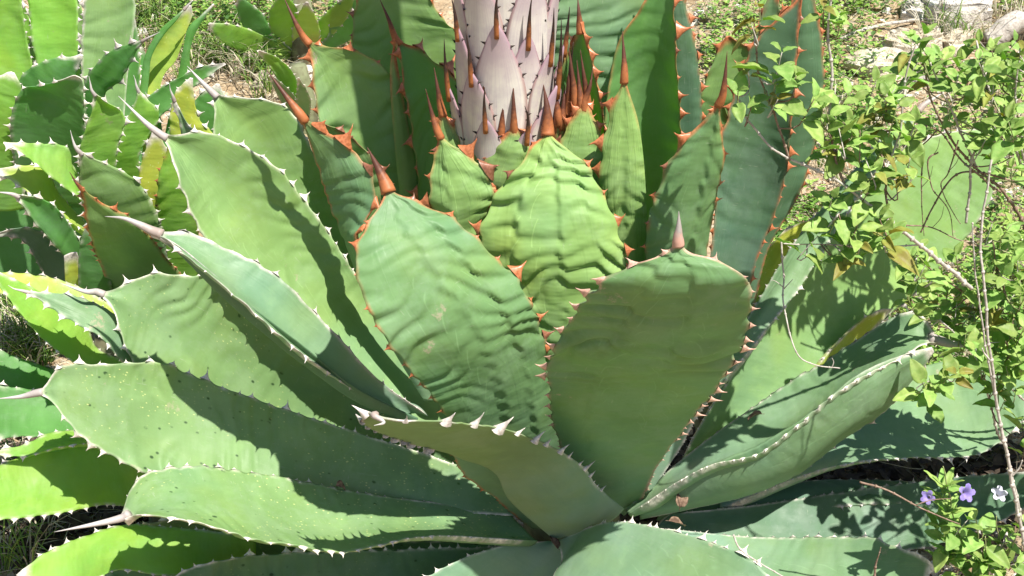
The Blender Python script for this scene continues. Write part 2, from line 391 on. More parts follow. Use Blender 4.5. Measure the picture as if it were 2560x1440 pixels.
    hn = np.maximum(hn, np.clip(1.5-tipd/0.020, 0, 1))
    at_ = {'su': np.r_[S.ravel(), S.ravel()], 'tl': np.r_[TT.ravel(), TT.ravel()], 'lm': np.r_[LLm.ravel(), LLm.ravel()], 'xm': np.r_[m.ravel(), m.ravel()],
           'horn': np.r_[hn.ravel(), hn.ravel()], 'seed': np.full(len(V), seed)}
    me = mesh('leaf', V, F, blade(mat, horn), attrs=at_)
    lo_ = link('leaf', me, root, org-np.array(root.location))
    lo_.cycles.shadow_terminator_geometry_offset = 1.0; lo_.cycles.shadow_terminator_offset = 0.35
    if label: lo_['label'] = label
    # teeth, each its own little horn
    if max(TS) > 0:
        for side in (0, 1):
            if not teeth[side]: continue
            lst, d, E = tp[side]; ts = TS[side]
            for x, f, kz in lst:
                kk = int(np.searchsorted(d, x)); kk = min(max(kk, 1), rows-1)
                p = X[kk, 0 if side == 0 else cols]-N[kk]*0.001
                o = -cu[kk] if side == 0 else cu[kk]
                e = E[min(kk+2, rows)]-E[max(kk-2, 0)]; e = e/(np.linalg.norm(e)+1e-9)
                o = o-e*np.dot(o, e); nn = np.linalg.norm(o)
                if nn < 0.2: continue
                o = o/nn; z = np.cross(e, o)
                if tup: o = o+np.array((0, 0, tup)); o = o-e*np.dot(o, e)*.8
                o = o+z*rnd.uniform(-0.3, 0.3); o /= np.linalg.norm(o); z = np.cross(e, o)
                sz = ts*kz
                ex = e*tw; M = Matrix(((ex[0]*sz, o[0]*sz, z[0]*sz*0.9, p[0]-org[0]), (ex[1]*sz, o[1]*sz, z[1]*sz*0.9, p[1]-org[1]), (ex[2]*sz, o[2]*sz, z[2]*sz*0.9, p[2]-org[2]), (0, 0, 0, 1)))
                to = bpy.data.objects.new('tooth', TOOTH[(horn if rnd.random() < 0.85 else ('dark' if horn == 'orange' else horn), rnd.choice((0, 0, 1, 2, 3, 4)))])
                COL.objects.link(to); to.parent = lo_; to.matrix_basis = M
    # terminal spine
    if spine:
        tipY = Y[-1]
        pts = [mid[-6]-N[-6]*.002, mid[-1]]
        for q_ in spine: pts.append(at(q_[0], q_[1], q_[2] if len(q_) > 2 else tipY))
        pts = np.array(pts)
        V, F = tube_geo(pts, [spr*1.1, spr*1.0, spr*0.78, spr*0.56, spr*.38, spr*.19, 0.0004], 8, 18)
        tl = np.repeat(np.linspace(0, 1, 19), 8)
        me = mesh('spine', V-org, F, SM[horn], attrs={'tl': tl})
        link('spine', me, lo_)
    return lo_

# ------------------------------------------------------------------ ground
def ground_mat():
    k = NT('stony_soil'); P = k.pos()
    n1 = k.noise(P, 1.6, 5, 0.6); n2 = k.noise(P, 11, 5, 0.65); n3 = k.noise(P, 70, 4); v = k.voro(P, 42, out='Color'); vd = k.voro(P, 42)
    c = k.mix(k.ramp(n2, 0.35, 0.7), (0.30, 0.215, 0.13), (0.44, 0.35, 0.235))
    c = k.mix(k.ramp(n1, 0.5, 0.68, 0, 0.65), c, (0.12, 0.11, 0.055))
    sepv = k.N.new('ShaderNodeSeparateColor'); k.L.new(v, sepv.inputs[0])
    c = k.mix(k.math('MULTIPLY', k.ramp(vd, 0.2, 0.45, 1, 0), k.ramp(sepv.outputs[0], 0.3, 0.9, 0, 0.7)), c, (0.50, 0.44, 0.34))
    c = k.mix(k.ramp(n3, 0.6, 0.75, 0, 0.6), c, (0.13, 0.09, 0.05))
    h = k.math('ADD', k.math('MULTIPLY', k.ramp(vd, 0.1, 0.6, 1, 0), 0.8), k.math('ADD', n3, n2))
    return k.surface(c, 0.9, 0.15, k.bump(h, 0.9, 0.012))
def ground():
    xs = np.concatenate([np.linspace(-60, -4, 24)[:-1], np.linspace(-4, 4, 220), np.linspace(4, 60, 24)[1:]])
    ys = np.concatenate([np.linspace(-20, 1.5, 12)[:-1], np.linspace(1.5, 7.5, 190), np.linspace(7.5, 160, 50)[1:]])
    X, Y = np.meshgrid(xs, ys); Z = gz(X, Y)
    Z = Z + 0.014*vn(X*30, Y*30, 11)*((np.abs(X) < 4) & (Y < 7.5))
    n = len(xs); V = np.stack([X.ravel(), Y.ravel(), Z.ravel()], 1)
    i, j = np.meshgrid(np.arange(len(ys)-1), np.arange(n-1), indexing='ij'); q = (i*n+j).ravel()
    F = np.stack([q, q+1, q+n+1, q+n], 1).tolist()
    o = link('ground', mesh('ground', V, F, ground_mat())); o['kind'] = 'structure'
    tag(o, 'pale stony soil of the slope behind and beneath the agaves', None)
ground()

# ------------------------------------------------------------------ main agave
C0 = at(1430, 1240, 2.47)
agave = empty('agave_plant', (float(C0[0]), 2.47, 0.0))
tag(agave, 'huge grey-green flowering agave filling the picture, with the thick whitish stalk', 'agave')
def ML(*a, **k): return leaf(agave, *a, **k)
# --- nearest leaves
curl = ML([(1385, 1352), (1275, 1255), (1235, 1185), (1130, 1138), (990, 1095), (900, 1058), (888, 1030), (925, 1020)],
   [(1560, 1272), (1492, 1215), (1455, 1165), (1370, 1112), (1240, 1072), (1110, 1050), (1010, 1052), (945, 1058)], (2.30, 2.17, 2.03, 1.95), dY=(0, -0.03, -0.06, -0.02),
   sag=(0.10, 0.08, 0.05, 0.03), mat='olive', horn='grey', spine=[(960, 1056, 1.94), (935, 1064, 1.92)], spr=.006, ts=(0.024, 0.026), gap=(0.022, 0.058), lo=(.66, .12), mam=.15, hornlen=.07, thick=0.012, tup=1.2, tw=.55, teeth=(1, 1), rip=0.002, label='curled front leaf with a long row of grey teeth along its upper margin')
ML([(1345, 1352), (1130, 1338), (1000, 1352), (850, 1376), (640, 1342), (480, 1304), (380, 1298), (320, 1300)],
   [(1275, 1282), (1100, 1262), (900, 1232), (700, 1192), (490, 1163), (380, 1180), (310, 1228), (290, 1290)], (2.32, 2.22, 2.13, 2.08), dY=(0.05, 0.13, 0.20, 0.1),
   sag=(-0.06, -0.10, -0.05), mat='outer', horn='white', spine=[(240, 1310, 2.06), (135, 1330, 2.05)], ts=0.009, gap=0.032, rip=0.004)
ML([(1395, 1356), (1405, 1400), (1385, 1450), (1440, 1560), (1600, 1660), (1880, 1700)],
   [(1400, 1350), (1480, 1318), (1560, 1308), (1700, 1335), (1830, 1380), (1920, 1440), (1960, 1560), (1900, 1700)], (2.30, 2.12, 1.98, 1.85), dY=(0, 0.12, 0.14, 0.05),
   sag=(0.02, -0.05, -0.04), mat='mature', horn='white', ts=0.014, gap=0.03, rip=0.004)
# --- upright leaves round the stalk
ML([(1330, 1320), (1240, 1245), (1150, 1170), (1118, 1040), (1005, 895), (922, 770), (893, 655), (914, 560), (958, 462)],
   [(1500, 1290), (1440, 1180), (1400, 1100), (1375, 1000), (1362, 900), (1335, 790), (1295, 715), (1235, 646), (1162, 572), (1050, 500), (972, 462)], (2.37, 2.23, 2.12, 2.12, 2.20), dY=(0, 0.05, 0.13, 0.12, 0.0),
   sag=(0.06, 0.05, 0.05, 0.07), mat='centre', horn='orange', spine=[(950, 430, 2.21), (918, 368, 2.22)], ts=(0.009, 0.016), gap=(0.042, 0.044), rip=0.0085, spr=0.0125, renv=(0.45, 0.75), mam=1.5, imp=((0.12, -.1, .046, .014, .003), (.62, 0, .04, .012, .003)), cols=60)
ML([(1560, 1290), (1450, 1180), (1395, 1085), (1377, 960), (1392, 870), (1440, 790), (1515, 705), (1600, 655), (1655, 630), (1689, 590)],
   [(1590, 1270), (1650, 1150), (1720, 1050), (1790, 960), (1850, 850), (1873, 760), (1862, 690), (1795, 648), (1735, 625), (1701, 590)], (2.39, 2.24, 2.08, 1.95, 1.96), dY=(0, -0.05, -0.04, 0.0),
   sag=(-0.06, 0.02, 0.06, 0.08), mat='centre', horn='pink', spine=[(1697, 570, 1.962), (1697, 528, 1.97)], ts=0.0125, gap=0.042, rip=0.012, renv=(0.45, 0.72), mam=1.7, spr=.0095, imp=((0.35, -.2, .05, .012, .002), (-.5, .2, .05, .012, .002)), cols=60)
ML([(1400, 1130), (1385, 1040), (1335, 930), (1290, 810), (1230, 715), (1207, 620), (1232, 500), (1290, 425), (1312, 370), (1362, 322)],
   [(1420, 1130), (1440, 1000), (1490, 880), (1545, 740), (1557, 650), (1528, 540), (1490, 455), (1440, 378), (1376, 322)], (2.36, 2.31, 2.32, 2.40), dY=(0, 0, 0, 0),
   sag=(0.12, 0.13, 0.14, 0.12), mat='young', horn='orange', spine=[(1368, 275, 2.405), (1358, 208, 2.42)], mam=1.4, ts=0.015, gap=0.048, rip=0.0105, hornlen=0.10, spr=.012, cols=72, imp=((0.12, .25, .037, .018, .0035), (-0.60, .2, .045, .014, .0035), (.72, -.1, .05, .012, .002)))
ML([(1230, 850), (1140, 640), (1085, 520), (1075, 420), (1082, 365), (1090, 325)],
   [(1260, 850), (1235, 640), (1212, 545), (1232, 485), (1205, 425), (1155, 370), (1096, 325)], (2.42, 2.39, 2.38, 2.40), sag=(0.12, 0.16, 0.14), mat='young', horn='orange',
   spine=[(1080, 285, 2.405), (1064, 222, 2.41)], ts=0.019, gap=0.044, rip=0.007, hornlen=0.15, imp=((-.45, .1, .034, .01, .0035),))
ML([(1130, 500), (1108, 400), (1092, 320), (1098, 262)], [(1190, 520), (1165, 400), (1142, 330), (1120, 285), (1104, 262)], (2.46, 2.44, 2.45), sag=(0.1, 0.12), mat='young', horn='orange',
   spine=[(1094, 220, 2.45), (1085, 168, 2.46)], ts=0.012, gap=0.03, hornlen=0.10, brown=0.2)
ML([(1590, 950), (1560, 720), (1525, 600), (1500, 500), (1508, 400), (1518, 320), (1530, 250), (1556, 182)],
   [(1640, 950), (1620, 680), (1617, 560), (1614, 470), (1605, 360), (1588, 250), (1566, 182)], (2.42, 2.39, 2.38, 2.40), sag=(0.16, 0.18, 0.14), mat='young', horn='orange',
   spine=[(1560, 145, 2.405), (1556, 78, 2.42)], teeth=(1, 0), ts=0.020, gap=0.052, rip=0.005, hornlen=0.12, imp=((.1, .2, .036, .014, .002),))
ML([(1420, 600), (1405, 450), (1403, 360), (1420, 300), (1455, 255)], [(1530, 600), (1512, 450), (1508, 350), (1490, 285), (1468, 255)], (2.42, 2.41, 2.42), sag=(0.2, 0.2, 0.15), mat='young', horn='orange',
   spine=[(1475, 215, 2.42), (1482, 170, 2.43)], ts=0.014, gap=0.03, rip=0.007, hornlen=0.09)
ML([(1440, 400), (1402, 280), (1400, 190), (1425, 110), (1446, 55)], [(1530, 500), (1508, 300), (1495, 215), (1475, 120), (1452, 55)], (2.47, 2.46, 2.47), dY=(-0.02, -0.04, -0.02), sag=(-0.16, -0.2, -0.1), mat='inner', horn='orange',
   spine=[(1447, 30, 2.47), (1444, -10, 2.48)], ts=0.011, gap=0.03, hornlen=0.25)
ML([(1215, 560), (1205, 440), (1228, 370), (1278, 312)], [(1350, 560), (1345, 420), (1326, 350), (1292, 312)], (2.405, 2.395, 2.39), sag=(0.2, 0.2), mat='young', horn='orange', spine=[(1284, 265, 2.39), (1283, 203, 2.40)], ts=0.014, gap=0.028, rip=0.010, hornlen=0.06)
ML([(1215, 560), (1200, 440), (1220, 380), (1250, 322)], [(1270, 560), (1268, 430), (1266, 370), (1258, 322)], (2.415, 2.405, 2.40), sag=(0.2, 0.2), mat='young', horn='orange', spine=[(1257, 275, 2.40), (1260, 220, 2.40)], ts=0.014, gap=0.026, rip=0.010, hornlen=0.10)
ML([(1160, 540), (1162, 430), (1180, 370), (1206, 322)], [(1275, 540), (1266, 430), (1246, 360), (1218, 322)], (2.425, 2.415, 2.41), sag=(0.2, 0.2), mat='young', horn='orange', spine=[(1212, 250, 2.405), (1206, 150, 2.41)], ts=0.013, gap=0.024, rip=0.008, hornlen=0.14, spr=0.009)
# the crowd of small brown-pointed leaves right of the stalk
for (x, yt, ys, xs, wd) in ((1405, 300, 210, 1413, 34), (1420, 260, 150, 1424, 36), (1437, 245, 105, 1421, 34), (1452, 255, 150, 1442, 36), (1468, 250, 125, 1451, 32), (1395, 290, 190, 1385, 30), (1440, 290, 200, 1434, 40)):
    ML([(x-wd*0.6, 460), (x-wd/2, 350), (x-3, yt)], [(x+wd*0.7, 460), (x+wd/2, 350), (x+3, yt)], (2.45, 2.435, 2.43+rnd.uniform(-.01, .01)), sag=(0.2, 0.2), mat='young', horn='orange',
       spine=[((x+xs)/2, (yt*0.5+ys*0.5), 2.43), (xs, ys, 2.44)], ts=0.010, gap=0.02, hornlen=0.12, rows=30, cols=10, brown=0.3, spr=0.008, thick=0.008)
ML([(1560, 900), (1610, 700), (1620, 580), (1655, 460), (1695, 375), (1755, 300), (1802, 242)],
   [(1730, 900), (1765, 620), (1788, 500), (1805, 400), (1808, 320), (1810, 242)], (2.40, 2.36, 2.33), dY=(0, 0.06, 0.0), sag=(0.16, 0.18, 0.10), mat='centre', horn='orange',
   spine=[(1812, 200, 2.33), (1818, 128, 2.34)], teeth=(1, 1), ts=(0.021, .008), gap=0.054, rip=0.006, hornlen=0.20, imp=((.35, .2, .04, .012, .003),))
# --- leaves behind the stalk
ML([(1500, 900), (1515, 560), (1512, 300), (1540, 120), (1600, 20), (1650, -80), (1675, -180)], [(1720, 900), (1712, 500), (1698, 300), (1690, 160), (1682, 0), (1680, -180)], (2.58, 2.56, 2.58, 2.62), dY=(0, -0.04, -0.06, 0), sag=(-0.22, -0.25, -0.2),
   mat='inner', horn='orange', teeth=(0, 1), ts=0.015, gap=0.040, rip=0.003, hornlen=0.5, thick=0.012)
ML([(1640, 800), (1660, 500), (1670, 200), (1675, -60), (1690, -180)], [(1760, 800), (1750, 420), (1752, 260), (1740, 130), (1712, 0), (1696, -180)], (2.64, 2.62, 2.64), sag=(0.10, 0.15, 0.1),
   mat='blue', horn='orange', teeth=(0, 1), ts=0.009, gap=0.03, rip=0.003)
ML([(1380, 700), (1380, 400), (1370, 150), (1385, -60), (1450, -260)], [(1560, 700), (1545, 420), (1530, 190), (1580, 90), (1640, 0), (1640, -120), (1560, -260)], (2.72, 2.70, 2.76), sag=(0.06, 0.12, 0.10),
   mat='mature', horn='orange', teeth=(1, 1), ts=0.014, gap=0.045, rip=0.007, hornlen=0.3)
ML([(1650, 1000), (1755, 760), (1785, 580), (1795, 400), (1830, 260), (1875, 130), (1930, 60), (1990, 0), (2005, -60)], [(1800, 1000), (1885, 670), (1948, 500), (1972, 360), (1985, 220), (1998, 60), (2012, -60)], (2.46, 2.47, 2.50, 2.53), dY=(0, 0, -0.05, 0), sag=(-0.05, -0.10, -0.10),
   mat='blue', horn='orange', teeth=(1, 1), ts=0.011, gap=0.040, rip=0.003, hornlen=0.55)
ML([(1780, 900), (1860, 640), (1930, 400), (1960, 150), (1990, -80)], [(1860, 900), (1915, 640), (1990, 500), (2035, 360), (2058, 190), (2040, 20), (2000, -80)], (2.60, 2.60, 2.62), sag=(0.05, 0.10, 0.1),
   mat='blue', horn='orange', teeth=(0, 1), ts=0.008, gap=0.035, rip=0.005)
ML([(1020, 800), (960, 500), (900, 250), (880, 120), (893, 10), (930, -80), (985, -160)], [(1160, 800), (1165, 400), (1162, 120), (1118, 60), (1075, 0), (1040, -80), (995, -160)], (2.80, 2.80, 2.84), sag=(-0.03, -0.06, -0.05),
   mat='pale', horn='orange', teeth=(1, 1), ts=0.009, gap=0.04, rip=0.005)
ML([(1060, 900), (1052, 600), (1050, 480), (1038, 380), (1022, 270), (1003, 190), (985, 95)], [(1240, 900), (1220, 500), (1158, 300), (1152, 215), (1110, 178), (1050, 118), (990, 93)], (2.60, 2.66, 2.70), dY=(0.02, 0.06, 0.04), sag=(-0.2, -0.25, -0.15),
   mat='inner', horn='orange', spine=[(972, 50, 2.70), (948, -5, 2.71)], ts=0.017, gap=0.05, rip=0.003, hornlen=0.35)
ML([(1020, 900), (1005, 560), (990, 400), (978, 260), (975, 170), (984, 110)], [(1060, 900), (1048, 560), (1040, 430), (1018, 300), (1000, 200), (986, 110)], (2.62, 2.65, 2.695), sag=(0.15, 0.2), mat='pale', horn='orange', teeth=(0, 0), ts=0.01, thick=0.004, rip=0.002)
ML([(960, 900), (860, 520), (805, 330), (785, 210), (765, 130), (757, 95)], [(1100, 900), (1065, 560), (1040, 360), (1000, 225), (935, 150), (860, 118), (790, 105), (762, 92)], (2.62, 2.66, 2.72), dY=(0, 0.03, 0), sag=(-0.04, -0.08, -0.06),
   mat='pale', horn='orange', spine=[(738, 55, 2.72), (708, -10, 2.74)], teeth=(1, 1), ts=0.012, gap=0.050, rip=0.011, hornlen=0.16)
# --- leaves on the left
ML([(1060, 1000), (940, 800), (875, 640), (825, 520), (785, 400), (755, 330), (745, 285)], [(1120, 1000), (905, 640), (915, 560), (940, 480), (905, 405), (850, 350), (790, 312), (752, 282)], (2.40, 2.435, 2.455), dY=(0, -0.06, 0), sag=(0.10, 0.14, 0.08),
   mat='centre', horn='orange', spine=[(715, 240, 2.47), (665, 172, 2.49)], ts=0.021, gap=0.055, rip=0.007, hornlen=0.55, teeth=(0, 1), spr=.009)
ML([(960, 800), (880, 560), (840, 440), (800, 340), (790, 312)], [(1030, 800), (955, 560), (952, 450), (918, 385), (870, 340), (800, 305)], (2.55, 2.54, 2.52), sag=(-0.1, -0.12), mat='pale', horn='dark', teeth=(0, 1), ts=0.013, gap=0.034, rip=0.005)
ML([(1100, 1100), (880, 920), (740, 800), (600, 690), (500, 575), (462, 490), (430, 420), (395, 345)], [(1140, 1040), (1000, 850), (890, 690), (805, 560), (750, 492), (690, 418), (600, 362), (500, 325), (405, 325)], (2.42, 2.46, 2.50, 2.585), dY=(0.03, 0.09, 0.06, 0), sag=(-0.08, -0.07, -0.06),
   mat='pale', horn='white', spine=[(362, 305, 2.59), (296, 240, 2.61)], ts=0.010, gap=0.036, rip=0.006, hornlen=0.5)
ML([(900, 900), (680, 640), (560, 450), (530, 330), (524, 235)], [(1000, 900), (890, 650), (850, 520), (795, 410), (725, 278), (620, 238), (535, 225)], (2.62, 2.70, 2.78), dY=(0, 0.05, 0), sag=(-0.05, -0.06, -0.05),
   mat='pale', horn='white', spine=[(500, 200, 2.78), (468, 165, 2.79)], ts=0.008, gap=0.036, rip=0.006, hornlen=0.3)
ML([(1000, 1048), (900, 985), (770, 888), (650, 788), (540, 695), (440, 618), (375, 582)][::1], [(1070, 1040), (960, 962), (850, 850), (700, 700), (560, 622), (470, 578), (385, 572)], (2.355, 2.27, 2.255, 2.30), dY=(0.02, 0.09, 0.10, 0.03), sag=(-0.25, -0.22, -0.15),
   mat='mature', horn='grey', spine=[(350, 562, 2.30), (310, 546, 2.30), (262, 541, 2.31)], ts=0.009, gap=0.05, rip=0.003, hornlen=0.5, spr=0.009)
ML([(1040, 1062), (905, 1002), (772, 908), (652, 812), (540, 722), (450, 640), (385, 592)], [(1045, 1046), (900, 978), (770, 882), (650, 782), (540, 690), (440, 612), (378, 582)], (2.37, 2.265, 2.25, 2.295), dY=(-0.02, -0.06, -0.06, 0.0), sag=(0.2, 0.2, 0.1),
   mat='blue', horn='grey', teeth=(0, 0), ts=0, rip=0.001, thick=0.006)
ML([(1240, 1260), (900, 1210), (600, 1200), (400, 1000), (330, 900), (285, 800), (238, 738)], [(1260, 1160), (1080, 1040), (900, 900), (700, 780), (590, 700), (480, 692), (375, 686), (245, 722)], (2.44, 2.45, 2.45, 2.46), dY=(0.04, 0.12, 0.14, 0.02), sag=(-0.06, -0.08, -0.05),
   mat='outer', horn='white', spine=[(210, 728, 2.44), (150, 708, 2.45)], ts=0.010, gap=0.040, rip=0.008)
ML([(1300, 1290), (1100, 1275), (800, 1260), (560, 1215), (400, 1195), (300, 1150), (200, 1085), (130, 1020), (82, 992)], [(1270, 1215), (1100, 1150), (850, 1070), (640, 1000), (470, 935), (400, 908), (250, 912), (140, 915), (95, 975)], (2.36, 2.32, 2.30, 2.30), dY=(0.04, 0.10, 0.14, 0.02), sag=(-0.05, -0.08, -0.05),
   mat='outer', horn='white', spine=[(50, 992, 2.30), (-10, 997, 2.30)], ts=0.010, gap=0.034, rip=0.008)
# --- leaves on the right
ML([(1612, 1235), (1655, 1075), (1700, 1008), (1775, 936), (1840, 850), (1915, 720), (1985, 610), (2070, 505), (2200, 350), (2300, 262)], [(1630, 1225), (1700, 1120), (1745, 1035), (1850, 900), (1950, 778), (2000, 715), (2075, 600), (2150, 480), (2255, 350), (2320, 262)], (2.355, 2.39, 2.56, 2.75), dY=(0, -0.03, -0.04, 0), sag=(0.08, 0.12, 0.12),
   mat='mature', horn='grey', spine=[(2345, 240, 2.76), (2362, 226, 2.77)], ts=0.006, gap=0.022, rip=0.003, hornlen=0.3)
ML([(1660, 1240), (1760, 1050), (1860, 900), (1950, 760), (2060, 620), (2200, 440), (2330, 345), (2440, 320)], [(1720, 1200), (1960, 990), (2130, 862), (2255, 760), (2340, 680), (2420, 590), (2490, 460), (2500, 350), (2465, 310)], (2.44, 2.58, 2.78, 2.95), dY=(0, 0.03, 0.06, 0), sag=(-0.06, -0.06, -0.03),
   mat='pale', horn='grey', ts=0.010, gap=0.036, rip=0.003)
ML([(1570, 1285), (1760, 1170), (1900, 1128), (2000, 1060), (2120, 965), (2230, 905), (2340, 870)], [(1560, 1275), (1700, 1150), (1900, 1005), (2100, 875), (2230, 795), (2305, 775), (2345, 830)], (2.36, 2.37, 2.42, 2.44), dY=(0.02, 0.15, 0.20, 0.06), sag=(-0.12, -0.15, -0.12),
   mat='mature', horn='white', spine=[(2400, 862, 2.42), (2500, 855, 2.43)], ts=0.008, gap=0.030, rip=0.004, hornlen=0.3, spr=0.01)
ML([(1600, 1300), (1850, 1245), (1995, 1185), (2100, 1110), (2210, 1030), (2290, 940), (2335, 880)], [(1600, 1272), (1780, 1165), (1900, 1115), (2010, 1045), (2130, 950), (2230, 895), (2330, 868)], (2.37, 2.335, 2.365, 2.42), dY=(0, -0.06, -0.08, 0), sag=(0.12, 0.12, 0.12),
   mat='mature', horn='grey', teeth=(1, 0), ts=0.007, gap=0.03, rip=0.003)
ML([(1800, 1270), (1990, 1190), (2150, 1152), (2300, 1142), (2450, 1132), (2560, 1050), (2640, 960)], [(1800, 1230), (2000, 1080), (2200, 960), (2350, 905), (2500, 890), (2600, 910), (2650, 950)], (2.47, 2.56, 2.64, 2.66), dY=(0.04, 0.22, 0.24, 0.05), sag=(-0.05, -0.06, -0.04),
   mat='mature', horn='grey', teeth=(1, 0), ts=0.011, gap=0.03, rip=0.003)
ML([(1640, 1320), (1850, 1350), (2100, 1380), (2300, 1370), (2500, 1300), (2700, 1200)], [(1680, 1285), (1900, 1262), (2150, 1225), (2350, 1200), (2560, 1180), (2700, 1170)], (2.40, 2.42, 2.44, 2.44), dY=(0.02, 0.12, 0.12, 0), sag=(-0.04, -0.06),
   mat='blue', horn='grey', ts=0.007, gap=0.030, rip=0.003)
ML([(1640, 1300), (1900, 1275), (2150, 1262), (2400, 1250), (2620, 1235)], [(1660, 1270), (1850, 1235), (2050, 1200), (2300, 1206), (2620, 1215)], (2.46, 2.50, 2.52), dY=(0.02, 0.08, 0.05), sag=(0.1, 0.1),
   mat='blue', horn='grey', ts=0.006, gap=0.030, rip=0.003)
ML([(1540, 1330), (1700, 1420), (1900, 1500), (2100, 1540), (2250, 1500), (2330, 1430)], [(1640, 1318), (1850, 1342), (2000, 1345), (2150, 1342), (2240, 1368), (2310, 1392), (2340, 1420)], (2.34, 2.25, 2.18, 2.14), dY=(0.02, 0.16, 0.18, 0), sag=(-0.04, -0.05),
   mat='mature', horn='white', teeth=(1, 1), ts=0.010, gap=0.030, rip=0.003)
ML([(1850, 1230), (2100, 1130), (2350, 1090), (2600, 1050), (2800, 1000)], [(1850, 1150), (2150, 1020), (2400, 950), (2650, 900), (2800, 960)], (2.6, 2.75, 2.88), dY=(0.04, 0.22, 0.2), sag=(-.05, -.05), mat='mature', horn='grey', ts=.01, rows=90)  # hidden leaf behind the others, added to shade the gap below
# --- lowest leaves, bottom left
ML([(1340, 1380), (1000, 1450), (700, 1520), (450, 1500), (260, 1440)], [(1340, 1345), (1000, 1352), (700, 1330), (480, 1300), (300, 1330), (240, 1420)], (2.40, 2.36, 2.34), dY=(0.02, 0.12, 0.04), sag=(-0.04, -0.05),
   mat='spotted', horn='white', ts=0.009, gap=0.034, rip=0.003)
ML([(1380, 1400), (1100, 1520), (700, 1600), (450, 1560), (370, 1500)], [(1370, 1360), (1200, 1370), (900, 1380), (640, 1390), (480, 1420), (380, 1480)], (2.33, 2.22, 2.16), dY=(0.02, 0.14, 0.04), sag=(-0.04, -0.05),
   mat='spotted', horn='white', ts=0.011, gap=0.034, rip=0.006)
ML([(1370, 1352), (1230, 1372), (1080, 1440), (1000, 1560), (1000, 1700)], [(1420, 1345), (1412, 1420), (1400, 1500), (1300, 1600), (1050, 1700)], (2.335, 2.20, 2.10), dY=(0, -0.02, 0), sag=(-0.05, -0.05), mat='mature', horn='white', ts=0.009, rip=0.002)

# the caudex the leaves grow from
g = Geo(); V, F = tube_geo([(C0[0], 2.47, -0.05), (C0[0], 2.47, 0.12), (C0[0]-0.04, 2.48, 0.35), (C0[0]-0.10, 2.50, 0.7)], [0.12, 0.10, 0.10, 0.09], 14, 14)
me = mesh('stem', V-np.array(agave.location), F, simple_mat('caudex', (0.10, 0.09, 0.05), (0.20, 0.22, 0.12), 18, 0.8))
link('stem', me, agave)

# ------------------------------------------------------------------ flower stalk with its bracts
def bract_mat(name, a, b, c3):
    k = NT(name); t = k.attr('tl'); s = k.attr('su'); l = k.attr('lm'); P = k.pos()
    n = k.noise(P, 30, 4); n3 = k.noise(P, 150, 3)
    col = k.mix(k.ramp(n, 0.38, 0.65), a, b)
    st = k.noise(k.comb(k.math('MULTIPLY', s, 16), k.math('MULTIPLY', l, 5), 0), 1.0, 3)
    col = k.mix(k.ramp(st, 0.45, 0.75, 0, 0.5), col, c3)
    col = k.mix(k.math('MULTIPLY', k.ramp(k.math('ABSOLUTE', s), 0.80, 0.97), 0.8), col, (0.30, 0.17, 0.15))
    col = k.mix(k.ramp(t, 0.45, 0.95, 0, 0.75), col, (0.33, 0.20, 0.27))
    col = k.mix(k.ramp(n3, 0.70, 0.76, 0, 0.3), col, (0.22, 0.12, 0.08))
    return k.surface(col, 0.42, 0.4, k.bump(k.math('ADD', st, k.math('MULTIPLY', n3, 0.3)), 0.2, 0.0012))
BRM = bract_mat('bract_cream', (0.66, 0.62, 0.55), (0.56, 0.51, 0.48), (0.42, 0.34, 0.39))
BRP = bract_mat('bract_pink', (0.50, 0.43, 0.42), (0.60, 0.56, 0.46), (0.38, 0.28, 0.33))
SX = float(at(1266, 300, 2.5)[0]); SY = 2.50; SR = 0.083
k_ = NT('stalk_skin'); P_ = k_.pos(); n_ = k_.noise(P_, 14, 4)
mp = k_.N.new('ShaderNodeMapping'); k_.L.new(P_, mp.inputs[0]); mp.inputs['Scale'].default_value = (60, 60, 2.5)
f_ = k_.noise(mp.outputs[0], 1.0, 4)
c_ = k_.mix(k_.ramp(n_, 0.4, 0.65), (0.68, 0.66, 0.56), (0.62, 0.57, 0.53)); c_ = k_.mix(k_.ramp(f_, 0.45, 0.8, 0, 0.25), c_, (0.50, 0.42, 0.42))
STALKM = k_.surface(c_, 0.4, 0.4, k_.bump(f_, 0.15, 0.001))
V, F = tube_geo([(SX, SY, 0.55), (SX, SY, 1.0), (SX+0.004, SY, 1.5), (SX, SY, 2.2)], [0.076, SR, SR*0.98, SR*0.9], 32, 30)
stalk = link('flower_stalk', mesh('flower_stalk', V-np.array((SX, SY, 0.55)), F, STALKM), agave, Vector((SX, SY, 0.55))-agave.location)
